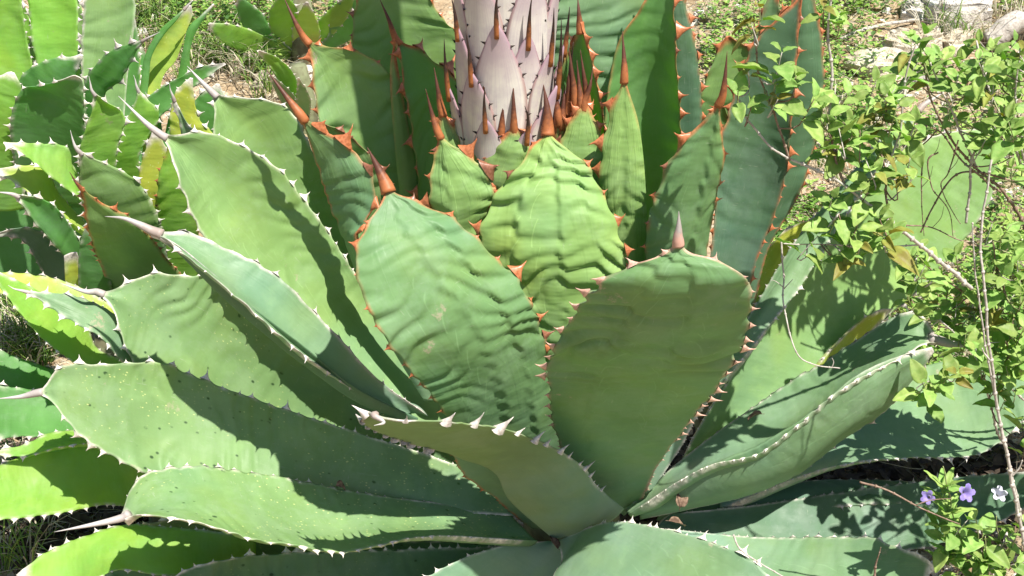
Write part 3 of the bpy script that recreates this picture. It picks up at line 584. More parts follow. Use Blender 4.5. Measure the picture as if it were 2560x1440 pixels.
def bract(cx, yb, ybody, ytip, wpx, mat, off=0.004, tipdx=0, flare=0.018, teeth=True):
    px2m = 2.64/FPX; Yf = SY-SR*0.8
    zb, zt, zs = (at(cx, yb, Yf)[2], at(cx, ybody, Yf)[2], at(cx, ytip, Yf)[2])
    ang = math.asin(max(-0.97, min(0.97, (at(cx, yb, Yf)[0]-SX)/SR)))
    wid = wpx*px2m*1.12; n = 12; rows = 26; V = []; su = []; tl = []; lm = []; L = zt-zb
    for lay in (0, 1):
        for i in range(rows+1):
            t = i/rows; z = zb+L*t
            hw = wid*0.5*(0.86+0.25*math.sin(math.pi*min(1, t*1.25)))*max(0.03, (1-t**3.2))**0.9
            for j in range(n+1):
                s = -1+2*j/n; a = ang+hw*s/SR
                r = SR+off+0.004+flare*t*t+0.003*(1-s*s)-(0.0025+0.004*(1-t))*lay
                a2 = a+tipdx*px2m/SR*t
                V.append((SX+r*math.sin(a2), SY-r*math.cos(a2), z)); su.append(s); tl.append(t); lm.append(L*t)
    m = n+1; o2 = (rows+1)*m; F = []
    for i in range(rows):
        for j in range(n):
            q = i*m+j; F.append((q, q+1, q+m+1, q+m)); q += o2; F.append((q, q+m, q+m+1, q+1))
        a = i*m; F.append((a, a+m, a+m+o2, a+o2)); a += n; F.append((a, a+o2, a+m+o2, a+m))
    for j in range(n): a = rows*m+j; F.append((a, a+1, a+1+o2, a+o2))
    nf = len(F); V = np.array(V); mi = [0]*nf
    # the point of the bract
    r1 = SR+off+0.004+flare; a2 = ang+tipdx*px2m/SR
    p0 = np.array((SX+(r1-0.002)*math.sin(a2), SY-(r1-0.002)*math.cos(a2), zt-0.03)); p1 = np.array((SX+(r1+0.004)*math.sin(a2), SY-(r1+0.004)*math.cos(a2), zt+(zs-zt)*0.45))
    a3 = a2+rnd.uniform(-0.06, 0.06); p2 = np.array((SX+(r1+0.008)*math.sin(a3), SY-(r1+0.008)*math.cos(a3), zs))
    V2, F2 = tube_geo([p0, p1, p2], [0.0050, 0.0048, 0.0024, 0.0005], 7, 10)
    F += [tuple(i+len(V) for i in f) for f in F2]; mi += [1]*len(F2)
    su += [0]*len(V2); lm += [0]*len(V2); tl += list(np.repeat(np.linspace(0, 1, 11), 7)); V = np.vstack([V, V2])
    if teeth:
        for sgn in (-1, 1):
            for q in range(int(L/0.034)):
                t = (q+rnd.random()*0.6+0.2)/(L/0.034)
                if t > 0.9: continue
                hw = wid*0.5*(0.86+0.25*math.sin(math.pi*min(1, t*1.25)))*(1-t**3.2)**0.9
                a = ang+sgn*hw/SR+tipdx*px2m/SR*t; r = SR+off+0.005+flare*t*t; z = zb+L*t
                b = a+sgn*0.006/SR
                pts = np.array([(SX+r*math.sin(a), SY-r*math.cos(a), z-0.003), (SX+r*math.sin(a), SY-r*math.cos(a), z+0.003), (SX+(r-.002)*math.sin(a-sgn*.02), SY-(r-.003)*math.cos(a-sgn*.02), z), (SX+(r+.002)*math.sin(b), SY-(r+.002)*math.cos(b), z+0.003)])
                n0 = len(V); V = np.vstack([V, pts]); F += [(n0, n0+1, n0+3), (n0+1, n0+2, n0+3), (n0+2, n0, n0+3)]; mi += [1]*3; su += [0]*4; lm += [0]*4; tl += [0.9]*4
    org = np.array((SX, SY, 0.55))
    me = mesh('bract', V-org, F, [mat, SM['dark']], mi, attrs={'su': su, 'tl': tl, 'lm': lm})
    return link('bract', me, stalk)
for a in ((1165, 260, -80, -150, 64, BRP, .002), (1210, 200, -100, -190, 92, BRM, .003), (1262, 150, -160, -250, 100, BRM, .002), (1318, 240, -110, -200, 96, BRM, .003), (1368, 215, -60, -150, 66, BRP, .002),
          (1178, 345, 62, -12, 66, BRP, .007), (1306, 345, 70, -30, 84, BRM, .006), (1386, 345, 120, 30, 50, BRP, .007), (1250, 370, 36, -50, 100, BRM, .011), (1340, 320, 120, 10, 60, BRP, .010, 6),
          (1207, 380, 162, 60, 70, BRP, .015), (1166, 400, 222, 100, 46, BRP, .014), (1347, 460, 205, 40, 104, BRP, .016, 8), (1388, 400, 235, 120, 46, BRP, .014), (1232, 430, 270, 190, 56, BRM, .019), (1300, 430, 300, 235, 50, BRM, .019)):
    bract(*a)

# ------------------------------------------------------------------ neighbouring agaves
def other(px, py, Y, label, cat='agave', name='agave_plant', group=None):
    p = at(px, py, Y); p[2] = float(gz(p[0], p[1]))
    e = empty(name, [float(v) for v in p]); tag(e, label, cat, group)
    V, F = tube_geo([p+np.array((0, 0, -0.05)), p+np.array((0, 0, 0.1)), p+np.array((0, 0, 0.22))], [0.06, 0.055, 0.03], 10, 6)
    link('stem', mesh('stem', V-p, F, bpy.data.materials['caudex']), e)
    def f(*a, **k):
        k.setdefault('hornlen', 0.05); k.setdefault('rows', 70); k.setdefault('cols', 14); k.setdefault('ts', 0.009); k.setdefault('gap', 0.030); k.setdefault('thick', 0.014)
        return leaf(e, *a, **k)
    return f
# upper left neighbour
B = other(215, 520, 3.12, 'bright green agave in the upper left corner with a dark cupped leaf')
B([(100, 480), (40, 300), (-30, 120), (-80, -60)], [(160, 480), (112, 300), (70, 120), (52, 0), (20, -60)], (3.18, 3.25, 3.3), sag=(-.1, -.1), mat='lime', horn='grey', teeth=(0, 1))
B([(130, 460), (115, 250), (85, 120), (70, 0), (60, -80)], [(250, 460), (215, 250), (195, 120), (190, 0), (150, -80)], (3.2, 3.28, 3.35), sag=(-.12, -.1), mat='lime', horn='grey')
B([(200, 420), (205, 200), (205, 100), (215, 0), (230, -80)], [(300, 420), (318, 200), (332, 90), (335, 0), (290, -80)], (3.12, 3.2, 3.25), sag=(-.08, -.12), mat='pale', horn='grey', teeth=(1, 0), brown=0.6)
B([(210, 470), (212, 300), (215, 205), (262, 140), (320, 108), (372, 92)], [(300, 470), (250, 300), (262, 235), (300, 200), (345, 130), (376, 94)], (3.06, 3.04, 3.0), sag=(.12, .1), mat='deep', horn='grey', spine=[(392, 84, 3.0), (400, 80, 3.0)], spr=0.004)
B([(310, 450), (345, 240), (370, 150), (400, 90), (440, 50), (470, 14)], [(390, 450), (400, 220), (440, 150), (465, 80), (480, 40), (478, 12)], (3.2, 3.3, 3.35), sag=(-.2, -.2), mat='sick', horn='grey', teeth=(0, 0), ts=0, label='bright yellow-green leaf held upright')
B([(320, 440), (350, 220), (362, 140), (395, 80), (430, 45), (474, 6)], [(350, 440), (372, 200), (380, 140), (410, 88), (445, 50), (478, 8)], (3.16, 3.24, 3.3), sag=(.2, .2), mat='deep', horn='grey', ts=0, teeth=(0, 0), spine=[(482, 2, 3.3), (486, -4, 3.3)], spr=.004)
B([(390, 430), (440, 210), (458, 120), (470, 70), (500, 40), (532, 10)], [(420, 430), (470, 210), (475, 130), (490, 80), (515, 40), (536, 10)], (3.2, 3.3, 3.35), sag=(.2, .2), mat='deep', horn='grey', ts=0, teeth=(0, 0))
B([(30, 420), (40, 260), (55, 190), (120, 150), (180, 142), (200, 135)], [(205, 420), (215, 260), (190, 200), (195, 170), (205, 150), (208, 138)], (3.02, 3.0, 2.98), sag=(.1, .12), mat='deep', horn='white', ts=0.008)
B([(60, 520), (30, 360), (32, 280), (55, 225), (100, 215), (140, 205), (180, 190)], [(250, 520), (215, 360), (210, 280), (208, 230), (206, 200), (190, 190)], (2.98, 2.93, 2.90), sag=(-.1, -.14), mat='deep', horn='white', ts=0.008, label='dark cupped leaf standing in its own shade')
B([(-60, 520), (-80, 350), (-40, 230), (10, 185), (28, 180)], [(60, 520), (58, 330), (60, 260), (50, 215), (36, 182)], (2.98, 2.95, 2.95), sag=(.1, .1), mat='lime', horn='white')
B([(250, 500), (300, 330), (350, 260), (420, 210), (500, 170), (560, 158)], [(300, 500), (340, 340), (400, 290), (460, 235), (520, 190), (566, 160)], (3.1, 3.2, 3.25), sag=(-.1, -.1), mat='deep', horn='grey')
B([(150, 520), (200, 380), (230, 300), (290, 200), (320, 90), (330, 40)], [(300, 520), (330, 380), (345, 300), (348, 180), (344, 90), (336, 40)], (3.22, 3.3, 3.4), sag=(-.1, -.1), mat='deep', horn='grey')
for a in (([(-40, 420), (-60, 200), (-30, 40), (0, -90)], [(120, 420), (110, 200), (70, 40), (10, -90)], 'lime'), ([(60, 420), (60, 200), (90, 60), (130, -90)], [(230, 420), (240, 200), (210, 40), (140, -90)], 'pale'),
          ([(180, 420), (190, 220), (230, 60), (280, -60)], [(330, 420), (350, 220), (340, 80), (290, -60)], 'lime'), ([(280, 420), (300, 300), (310, 200), (345, 110)], [(420, 420), (400, 300), (390, 200), (352, 110)], 'deep'), ([(-60, 700), (-60, 500), (0, 350), (40, 290)], [(240, 700), (220, 500), (150, 350), (48, 290)], 'deep')):
    B(a[0], a[1], (3.38, 3.42, 3.48), sag=(-.1, -.1), mat=a[2], horn='grey')
# left neighbour behind the big leaves
Cc = other(520, 720, 2.92, 'yellow-green agave wedged between the big agave and the upper left one')
Cc([(240, 560), (205, 440), (200, 380), (218, 300), (226, 225)], [(310, 560), (292, 460), (290, 380), (312, 290), (270, 250), (232, 225)], (2.9, 2.86, 2.85), sag=(.05, -.12), mat='lime', horn='white', spine=[(226, 210, 2.85), (222, 190, 2.85)], spr=.004)
Cc([(300, 560), (285, 440), (292, 380), (318, 290), (338, 215)], [(380, 560), (352, 440), (350, 380), (400, 290), (380, 250), (344, 215)], (2.95, 2.92, 2.92), sag=(.05, .12), mat='lime', horn='white', spine=[(338, 200, 2.92), (334, 188, 2.92)], spr=.004)
Cc([(420, 520), (425, 360), (428, 280), (440, 230), (475, 195)], [(520, 520), (540, 360), (500, 300), (485, 250), (482, 195)], (3.0, 3.0, 3.0), sag=(.1, .1), mat='sick', horn='white', ts=.008)
Cc([(480, 520), (470, 330), (490, 250), (540, 210)], [(600, 520), (560, 350), (570, 270), (548, 210)], (3.05, 3.05, 3.05), sag=(.1, .1), mat='deep', horn='white')
Cc([(470, 500), (450, 320), (432, 270), (428, 240)], [(520, 500), (488, 340), (470, 310), (436, 240)], (2.85, 2.83, 2.83), sag=(.1, .1), mat='mature', horn='grey', ts=0.004, spine=[(426, 225, 2.83), (424, 210, 2.83)], spr=.004)
Cc([(360, 700), (345, 500), (352, 420), (380, 330)], [(430, 700), (412, 500), (420, 400), (396, 330)], (2.9, 2.86, 2.86), sag=(.1, .05), mat='sick', horn='grey', ts=.007)
Cc([(400, 700), (395, 480), (410, 400), (430, 340)], [(500, 700), (490, 500), (480, 420), (440, 340)], (2.84, 2.8, 2.8), sag=(.1, .05), mat='lime', horn='orange', ts=.007)
Cc([(270, 720), (215, 540), (195, 440), (186, 370)], [(430, 720), (400, 560), (345, 460), (260, 405), (194, 370)], (2.82, 2.72, 2.68), sag=(.05, .05), mat='pale', horn='white', spine=[(182, 350, 2.68), (176, 326, 2.68)], spr=.005, ts=.010)
Cc([(280, 740), (230, 600), (210, 520), (190, 460)], [(500, 740), (425, 660), (340, 560), (260, 510), (198, 462)], (2.76, 2.64, 2.58), sag=(.05, .04), mat='pale', horn='orange', spine=[(186, 450, 2.58), (174, 430, 2.58)], spr=.005, ts=.008, hornlen=.3)
Cc([(300, 620), (260, 540), (130, 440), (60, 385), (8, 358)], [(290, 560), (200, 440), (170, 370), (110, 360), (60, 358), (10, 355)], (2.92, 2.85, 2.8), dY=(0.02, .08, 0), sag=(-.05, -.1), mat='lime', horn='white')
Cc([(300, 640), (160, 540), (60, 470), (-10, 430)], [(260, 600), (150, 490), (120, 430), (60, 415), (-10, 422)], (2.9, 2.86, 2.84), dY=(0.02, .08, 0), sag=(-.05, -.1), mat='sick', horn='white')
Cc([(240, 760), (160, 640), (90, 560), (30, 490)], [(250, 700), (190, 590), (140, 520), (90, 490), (34, 482)], (2.86, 2.82, 2.8), sag=(.05, -.1), mat='deep', horn='white', spine=[(10, 482, 2.8), (-15, 480, 2.8)], spr=.005, label='dark leaf with a dried brown end')
Cc([(175, 820), (165, 740), (162, 680), (160, 640)], [(225, 820), (218, 740), (205, 680), (192, 632)], (2.78, 2.76, 2.75), sag=(.05, -.1), mat='sick', horn='grey', ts=0, teeth=(0, 0), label='yellowed leaf stump')
Cc([(200, 800), (195, 700), (198, 620), (215, 560)], [(290, 800), (275, 690), (250, 630), (222, 560)], (2.74, 2.72, 2.70), sag=(.05, .1), mat='deep', horn='grey', ts=0)
Cc([(180, 760), (110, 680), (60, 600), (-20, 590)], [(230, 740), (180, 620), (120, 590), (60, 570), (-18, 585)], (2.95, 2.95, 2.92), sag=(.05, -.1), mat='blue', horn='grey')
# lower left pup
D = other(420, 1180, 2.58, 'lower left agave with drooping yellowing leaves, partly under the long white-spined leaves')
D([(420, 1000), (300, 960), (200, 910), (100, 840), (20, 740), (-40, 660)], [(430, 930), (260, 880), (210, 800), (150, 760), (80, 720), (-20, 670)], (2.52, 2.5, 2.5), dY=(.02, .10, .02), sag=(-.05, -.08), mat='lime', horn='white', rows=90)
D([(420, 980), (320, 915), (250, 840), (160, 790), (80, 745), (48, 728)], [(430, 930), (330, 830), (260, 770), (180, 740), (110, 725), (55, 724)], (2.46, 2.44, 2.43), dY=(.0, .08, .0), sag=(.1, .1), mat='mature', horn='white', spine=[(35, 722, 2.43), (20, 713, 2.43)], spr=.004)
D([(300, 840), (160, 770), (40, 740), (-60, 720)], [(300, 780), (200, 720), (100, 690), (0, 680), (-60, 690)], (2.62, 2.6, 2.6), dY=(.02, .08, .02), sag=(-.05, -.08), mat='sick', horn='grey')
D([(330, 1180), (200, 1110), (80, 1090), (-60, 1100)], [(330, 1100), (200, 1020), (100, 980), (-60, 960)], (2.5, 2.48, 2.46), dY=(.02, .1, .06), sag=(-.05, -.08), mat='deep', horn='white')
D([(360, 1170), (240, 1112), (160, 1118), (60, 1140), (-30, 1138)], [(350, 1110), (230, 1078), (140, 1082), (60, 1110), (-30, 1130)], (2.44, 2.4, 2.38), dY=(.02, .06, 0), sag=(-.1, -.1), mat='lime', horn='white', spine=[(-60, 1145, 2.38), (-80, 1150, 2.37)])
D([(390, 1290), (280, 1260), (160, 1280), (60, 1290), (-60, 1300)], [(380, 1180), (260, 1118), (150, 1122), (40, 1150), (-60, 1200)], (2.42, 2.36, 2.30), dY=(.02, .12, .10), sag=(-.05, -.08), mat='lime', horn='grey', rows=90)
D([(640, 1440), (420, 1440), (300, 1425), (180, 1460), (60, 1440), (40, 1436)], [(640, 1340), (420, 1320), (330, 1312), (230, 1335), (120, 1380), (52, 1425)], (2.34, 2.26, 2.2), dY=(.02, .14, .02), sag=(-.05, -.06), mat='lime', horn='white')
D([(330, 1010), (150, 985), (60, 1000), (-40, 1030)], [(330, 950), (160, 930), (60, 900), (-40, 860)], (2.62, 2.6, 2.58), dY=(.02, .1, .1), sag=(-.05, -.08), mat='deep', horn='grey')
# small ones at the top
TY = float(on_ground(765, 140)[1])
T = other(765, 140, TY, 'small clump of curly yellow-green agave leaves at the top edge, left of the orange-tipped leaf')
for a in (([(745, 145), (690, 100), (672, 40), (700, -20)], [(775, 145), (755, 80), (740, 20), (706, -20)], 'lime'), ([(755, 145), (775, 80), (830, 20), (885, -20)], [(785, 145), (830, 90), (870, 40), (890, -18)], 'lime'), ([(765, 145), (820, 90), (830, 30), (884, -30)], [(790, 145), (885, 90), (890, 40), (892, -30)], 'deep'),
          ([(750, 145), (730, 90), (745, 40), (765, 5)], [(782, 145), (800, 90), (792, 50), (770, 5)], 'sick'), ([(745, 145), (640, 100), (600, 50), (590, -10)], [(760, 150), (690, 90), (650, 30), (596, -12)], 'deep'), ([(748, 148), (600, 125), (540, 90), (520, 60)], [(762, 140), (640, 80), (570, 60), (524, 57)], 'lime')):
    T(a[0], a[1], (TY, TY-.08, TY-.15), sag=(-.1, .1), mat=a[2], horn='grey', rows=44, cols=12, thick=.008, gap=.045)
UY = float(on_ground(755, 312)[1])
U = other(755, 312, UY, 'little agave pup with three narrow green leaves beside the white stone')
for a in (([(745, 314), (700, 210), (660, 150), (642, 128)], [(765, 314), (740, 200), (700, 150), (648, 126)], 'lime'), ([(742, 314), (700, 250), (672, 190)], [(762, 314), (735, 240), (676, 186)], 'mature'), ([(748, 314), (742, 250), (744, 196)], [(770, 314), (776, 250), (748, 194)], 'mature')):
    U(a[0], a[1], (UY, UY-.12, UY-.2), sag=(-.1, -.1), mat=a[2], horn='white', rows=40, cols=10, thick=.006, ts=0.004)
W = other(1840, 420, 3.0, 'pale toothed agave leaves showing between the two dark upright leaves on the right')
W([(1700, 500), (1740, 300), (1770, 190), (1800, 120), (1815, 92)], [(1880, 500), (1880, 300), (1862, 200), (1870, 130), (1825, 90)], (2.95, 2.9, 2.9), sag=(-.1, -.1), mat='pale', horn='orange', ts=0.014, gap=.05)
W([(1800, 500), (1840, 300), (1870, 160), (1900, 60), (1930, -40)], [(1960, 500), (1960, 300), (1950, 160), (1950, 60), (1940, -40)], (3.05, 3.0, 3.0), sag=(-.1, -.1), mat='mature', horn='orange', ts=0.012, gap=.05)
W([(1720, 500), (1740, 380), (1780, 300), (1800, 250)], [(1860, 500), (1830, 380), (1820, 300), (1806, 250)], (2.85, 2.82, 2.8), sag=(-.1, -.1), mat='pale', horn='orange', ts=0.012, gap=.05)
# yellowed leaves of the big agave among the right-hand ones
ML([(1780, 950), (1850, 770), (1900, 650), (1965, 570)], [(1860, 950), (1890, 770), (1990, 660), (2040, 555), (1975, 565)], (2.62, 2.66, 2.7), sag=(-.08, -.05), mat='sick', horn='grey', ts=.010, rip=.006, label='yellow-green leaf freckled with pale spots')
ML([(1900, 1100), (2080, 930), (2180, 830), (2225, 780)], [(1920, 1080), (2100, 850), (2190, 780), (2235, 772)], (2.52, 2.62, 2.68), sag=(-.05, -.05), mat='sick', horn='grey', ts=.006, rows=70, label='bright yellow freckled leaf end')

# ------------------------------------------------------------------ rocks
def rock_mat(name, a, b, c3):
    k = NT(name); P = k.pos(); n = k.noise(P, 9, 6, 0.65); n2 = k.noise(P, 42, 5, 0.65); n3 = k.noise(P, 3, 3)
    col = k.mix(k.ramp(n, 0.35, 0.65), a, b); col = k.mix(k.ramp(n2, 0.55, 0.72, 0, 0.8), col, c3); col = k.mix(k.ramp(n3, 0.5, 0.65, 0, 0.4), col, (0.40, 0.30, 0.18))
    return k.surface(col, 0.85, 0.25, k.bump(k.math('ADD', n, n2), 0.9, 0.02))
ROCK = {'tan': rock_mat('limestone_tan', (0.46, 0.39, 0.28), (0.60, 0.54, 0.43), (0.20, 0.16, 0.11)), 'white': rock_mat('limestone_white', (0.62, 0.60, 0.57), (0.75, 0.74, 0.72), (0.30, 0.29, 0.27)),
        'grey': rock_mat('limestone_grey', (0.30, 0.28, 0.25), (0.42, 0.40, 0.36), (0.13, 0.12, 0.10))}
def rock_geo(sx, sy, sz, seed, nu=26, nv=16, flat=0.5):
    V = []; F = []
    u = np.linspace(0, 2*math.pi, nu, endpoint=False); v = np.linspace(-math.pi/2, math.pi/2, nv)
    for b in v:
        for a in u:
            d = np.array((math.cos(b)*math.cos(a), math.cos(b)*math.sin(a), math.sin(b)))
            q = np.sign(d)*np.abs(d)**0.72
            f = 1+0.20*float(vn(d[0]*2.1+5, d[1]*2.1+d[2]*3, seed))+0.10*float(vn(d[0]*5+9, d[1]*5+d[2]*6, seed+1))+0.04*float(vn(d[0]*12, d[1]*12+d[2]*14, seed+2))
            z = q[2]*sz*f; z = round(z/(sz*0.28))*(sz*0.28)*flat+z*(1-flat)
            V.append((q[0]*sx*f, q[1]*sy*f, z))
    for i in range(nv-1):
        for j in range(nu): F.append((i*nu+j, i*nu+(j+1) % nu, (i+1)*nu+(j+1) % nu, (i+1)*nu+j))
    return np.array(V), F
def rock(px, py, wpx, hr, dr, mat, label, rot=0.0, group=None, flat=0.5, lift=0.2):
    p = on_ground(px, py); sc_ = (p[1]*CT+(HC-p[2])*ST)/FPX; sx = wpx*sc_/2
    V, F = rock_geo(sx, sx*dr, sx*hr, rnd.random()*50, flat=flat); c, s_ = math.cos(rot), math.sin(rot)
    V = V@np.array(((c, s_, 0), (-s_, c, 0), (0, 0, 1)))
    o = link('rock', mesh('rock', V, F, ROCK[mat], smooth=False), None, (p[0], p[1], p[2]+sx*hr*lift)); tag(o, label, 'rock', group); return o
rock(2200, 168, 165, .42, .75, 'tan', 'flat pale limestone slab lying left of the others in the upper right', .2)
rock(2255, 118, 120, .6, .7, 'tan', 'smaller tan slab leaning against the back of the flat limestone slab', -.5)
rock(2385, 52, 165, .95, .8, 'white', 'big white jagged rock at the top right edge', .3, flat=.7)
rock(2292, 40, 100, .8, .8, 'white', 'white rock immediately left of the big jagged one', .9)
rock(2310, 112, 90, .75, .8, 'tan', 'tan block below the white rocks', .1)
rock(2390, 118, 100, .7, .7, 'tan', 'cracked tan rock right below the big white one', .6)
rock(2240, 245, 75, .45, .8, 'tan', 'small tan stone under the flat limestone slab', .2)
rock(2305, 205, 50, .45, .8, 'grey', 'small grey stone between twigs at the upper right', 1.2)
rock(662, 208, 62, .8, .8, 'grey', 'rounded grey stone left of the white one in the upper left', .3, flat=.2)
rock(745, 188, 75, .6, .8, 'white', 'white stone beside the little agave pup', .1, flat=.2)
rock(352, 82, 34, .6, .8, 'white', 'tiny white stone at the top between the upper left leaves', .1, flat=.2)
rock(690, 245, 40, .5, .9, 'tan', 'small tan stone in the gravel under the rounded grey one', .8, flat=.2)
rock(2060, 720, 60, .5, .8, 'grey', 'grey stone low in the gravel behind the right-hand leaves', .4)

# ------------------------------------------------------------------ ground litter, gravel, herbs and grass (nobody could count them)
def patch(px0, px1, py0, py1):
    """a random place on the ground seen inside this part of the photograph's view"""
    return on_ground(rnd.uniform(px0, px1), rnd.uniform(py0, py1))
ZONES = [(330, 1000, -20, 330, 1.0), (1700, 2600, -40, 420, 1.6), (1950, 2600, 420, 900, 1.1), (-60, 330, -20, 700, 0.5), (-60, 400, 600, 1460, 0.7), (2300, 2640, 900, 1460, 0.5)]
def spots(n):
    tot = sum(z[4] for z in ZONES)
    for z in ZONES:
        for _ in range(int(n*z[4]/tot)): yield patch(*z[:4])
BOX = np.array([(-1, -1, -1), (1, -1, -1), (1.1, 1, -1), (-1, 1, -.9), (-.7, -.8, .8), (.8, -.6, 1), (.7, .8, .7), (-.8, .7, 1)], float)
BF = [(0, 3, 2, 1), (4, 5, 6, 7), (0, 1, 5, 4), (1, 2, 6, 5), (2, 3, 7, 6), (3, 0, 4, 7)]
GM = [simple_mat('gravel_tan', (0.38, 0.30, 0.20), (0.52, 0.45, 0.34), 60, 0.9), simple_mat('gravel_pale', (0.55, 0.51, 0.45), (0.70, 0.67, 0.62), 60, 0.9), simple_mat('gravel_brown', (0.20, 0.13, 0.07), (0.34, 0.24, 0.14), 60, 0.9)]
g = Geo()
for p in spots(7000):
    s_ = 0.004+0.013*rnd.random()**3; a = rnd.random()*6.28; c, q = math.cos(a), math.sin(a)
    V = BOX*np.array([rnd.uniform(.6, 1.3), rnd.uniform(.5, 1), rnd.uniform(.3, .8)])*s_*(1+0.25*np.random.RandomState(rnd.randrange(9999)).randn(8, 3)*.6)
    g.add(V@np.array(((c, q, 0), (-q, c, 0), (0, 0, 1)))+p+np.array((0, 0, s_*.3)), BF, rnd.choices((0, 1, 2), (5, 2, 3))[0])
tag(link('gravel', g.mesh('gravel', GM, smooth=False)), 'loose tan gravel scattered over the bare slope', 'gravel', kind='stuff')
# dry straw and twigs
SMs = [simple_mat('straw_pale', (0.50, 0.44, 0.30), (0.62, 0.57, 0.44), 30, 0.8), simple_mat('straw_grey', (0.30, 0.27, 0.22), (0.42, 0.39, 0.33), 30, 0.8), simple_mat('straw_dark', (0.12, 0.08, 0.045), (0.24, 0.17, 0.10), 30, 0.8)]
g = Geo()
for p in spots(5200):
    L = 0.03+0.14*rnd.random()**1.6; a = rnd.random()*6.28; up = rnd.uniform(0.0, 0.5)**1.4; r = rnd.uniform(.0005, .0016)
    d = np.array((math.cos(a)*math.cos(up), math.sin(a)*math.cos(up), math.sin(up))); k_b = np.array((rnd.gauss(0, .15), rnd.gauss(0, .15), rnd.gauss(0, .08)))*L
    s0 = p+np.array((0, 0, 0.004+0.02*rnd.random()))
    V, F = tube_geo([s0, s0+d*L*.5+k_b, s0+d*L], [r, r*.8, r*.4], 3, 4, cap=False); g.add(V, F, rnd.choices((0, 1, 2), (5, 4, 3))[0])
tag(link('dry_litter', g.mesh('dry_litter', SMs)), 'dead straw and broken twigs lying on the slope', 'litter', kind='stuff')
# small green herbs
HMt = [simple_mat('herb_green', (0.13, 0.25, 0.05), (0.20, 0.36, 0.08), 25, 0.5, trans=0.35, tcol=(0.35, 0.65, 0.06)), simple_mat('herb_lime', (0.28, 0.42, 0.09), (0.36, 0.48, 0.14), 25, 0.5, trans=0.35, tcol=(0.5, 0.75, 0.10)),
       simple_mat('herb_dark', (0.05, 0.11, 0.03), (0.09, 0.18, 0.05), 25, 0.5, trans=0.25, tcol=(0.2, 0.4, 0.04))]
def leaflet(c, d, up, L, wd):
    d = d/np.linalg.norm(d); s_ = np.cross(d, up); s_ /= np.linalg.norm(s_)+1e-9; n_ = np.cross(s_, d)
    V = [c, c+d*L*.35+s_*wd*.5+n_*wd*.12, c+d*L*.35-s_*wd*.5+n_*wd*.12, c+d*L*.4, c+d*L*.75+s_*wd*.36+n_*wd*.05, c+d*L*.75-s_*wd*.36+n_*wd*.05, c+d*L*.78-n_*wd*.05, c+d*L-n_*wd*.2]
    return np.array(V), [(0, 3, 1), (0, 2, 3), (1, 3, 6, 4), (2, 5, 6, 3), (4, 6, 7), (5, 7, 6)]
g = Geo()
HZ = [(560, 900, -20, 130, 150), (480, 700, 60, 190, 90), (1750, 2100, -30, 330, 260), (1960, 2200, 0, 300, 110), (1930, 2060, 500, 700, 60), (2120, 2560, 250, 500, 70), (2400, 2640, 500, 900, 130), (330, 560, 0, 80, 60), (2280, 2640, 850, 1000, 50), (-30, 180, 560, 720, 40), (2100, 2640, -40, 60, 60), (2200, 2640, 640, 900, 70)]
for (x0, x1, y0, y1, n_) in HZ:
    for _ in range(n_):
        p = patch(x0, x1, y0, y1); mt = rnd.choices((0, 1, 2), (5, 4, 2))[0]; hh = rnd.uniform(.03, .14); ax = np.array((rnd.gauss(0, .3), rnd.gauss(0, .3), 1.0)); ax /= np.linalg.norm(ax)
        V, F = tube_geo([p, p+ax*hh*.5, p+ax*hh], [.001, .0008, .0005], 3, 2, cap=False); g.add(V, F, 2)
        for q in range(rnd.randint(9, 20)):
            a = rnd.random()*6.28; h2 = hh*rnd.random(); d = np.array((math.cos(a), math.sin(a), rnd.uniform(-.1, .7)))
            L = rnd.uniform(.010, .028); V, F = leaflet(p+ax*h2+d*rnd.uniform(0, .03), d, np.array((0, 0, 1.0)), L, L*rnd.uniform(.4, .75)); g.add(V, F, mt)
tag(link('ground_herbs', g.mesh('ground_herbs', HMt)), 'low green herbs and seedlings sprouting all over the slope', 'herbs', kind='stuff')
g = Geo(); LM = simple_mat('gap_shade_leaf', (0.035, 0.025, 0.018), (0.09, 0.065, 0.045), 40, 0.9)  # near-black scraps stand in for deep shade in the gaps
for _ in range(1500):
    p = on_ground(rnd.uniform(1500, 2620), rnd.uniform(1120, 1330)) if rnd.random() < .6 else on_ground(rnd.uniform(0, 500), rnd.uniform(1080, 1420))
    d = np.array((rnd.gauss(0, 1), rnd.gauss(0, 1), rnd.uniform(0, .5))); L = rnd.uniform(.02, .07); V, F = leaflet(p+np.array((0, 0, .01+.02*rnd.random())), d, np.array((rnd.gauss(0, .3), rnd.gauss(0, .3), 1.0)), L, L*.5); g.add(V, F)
tag(link('gap_shade_litter', g.mesh('gap_shade_litter', LM)), 'near-black leaf litter added to deepen the shade in the gaps beneath the big agave', 'leaf litter', kind='stuff')
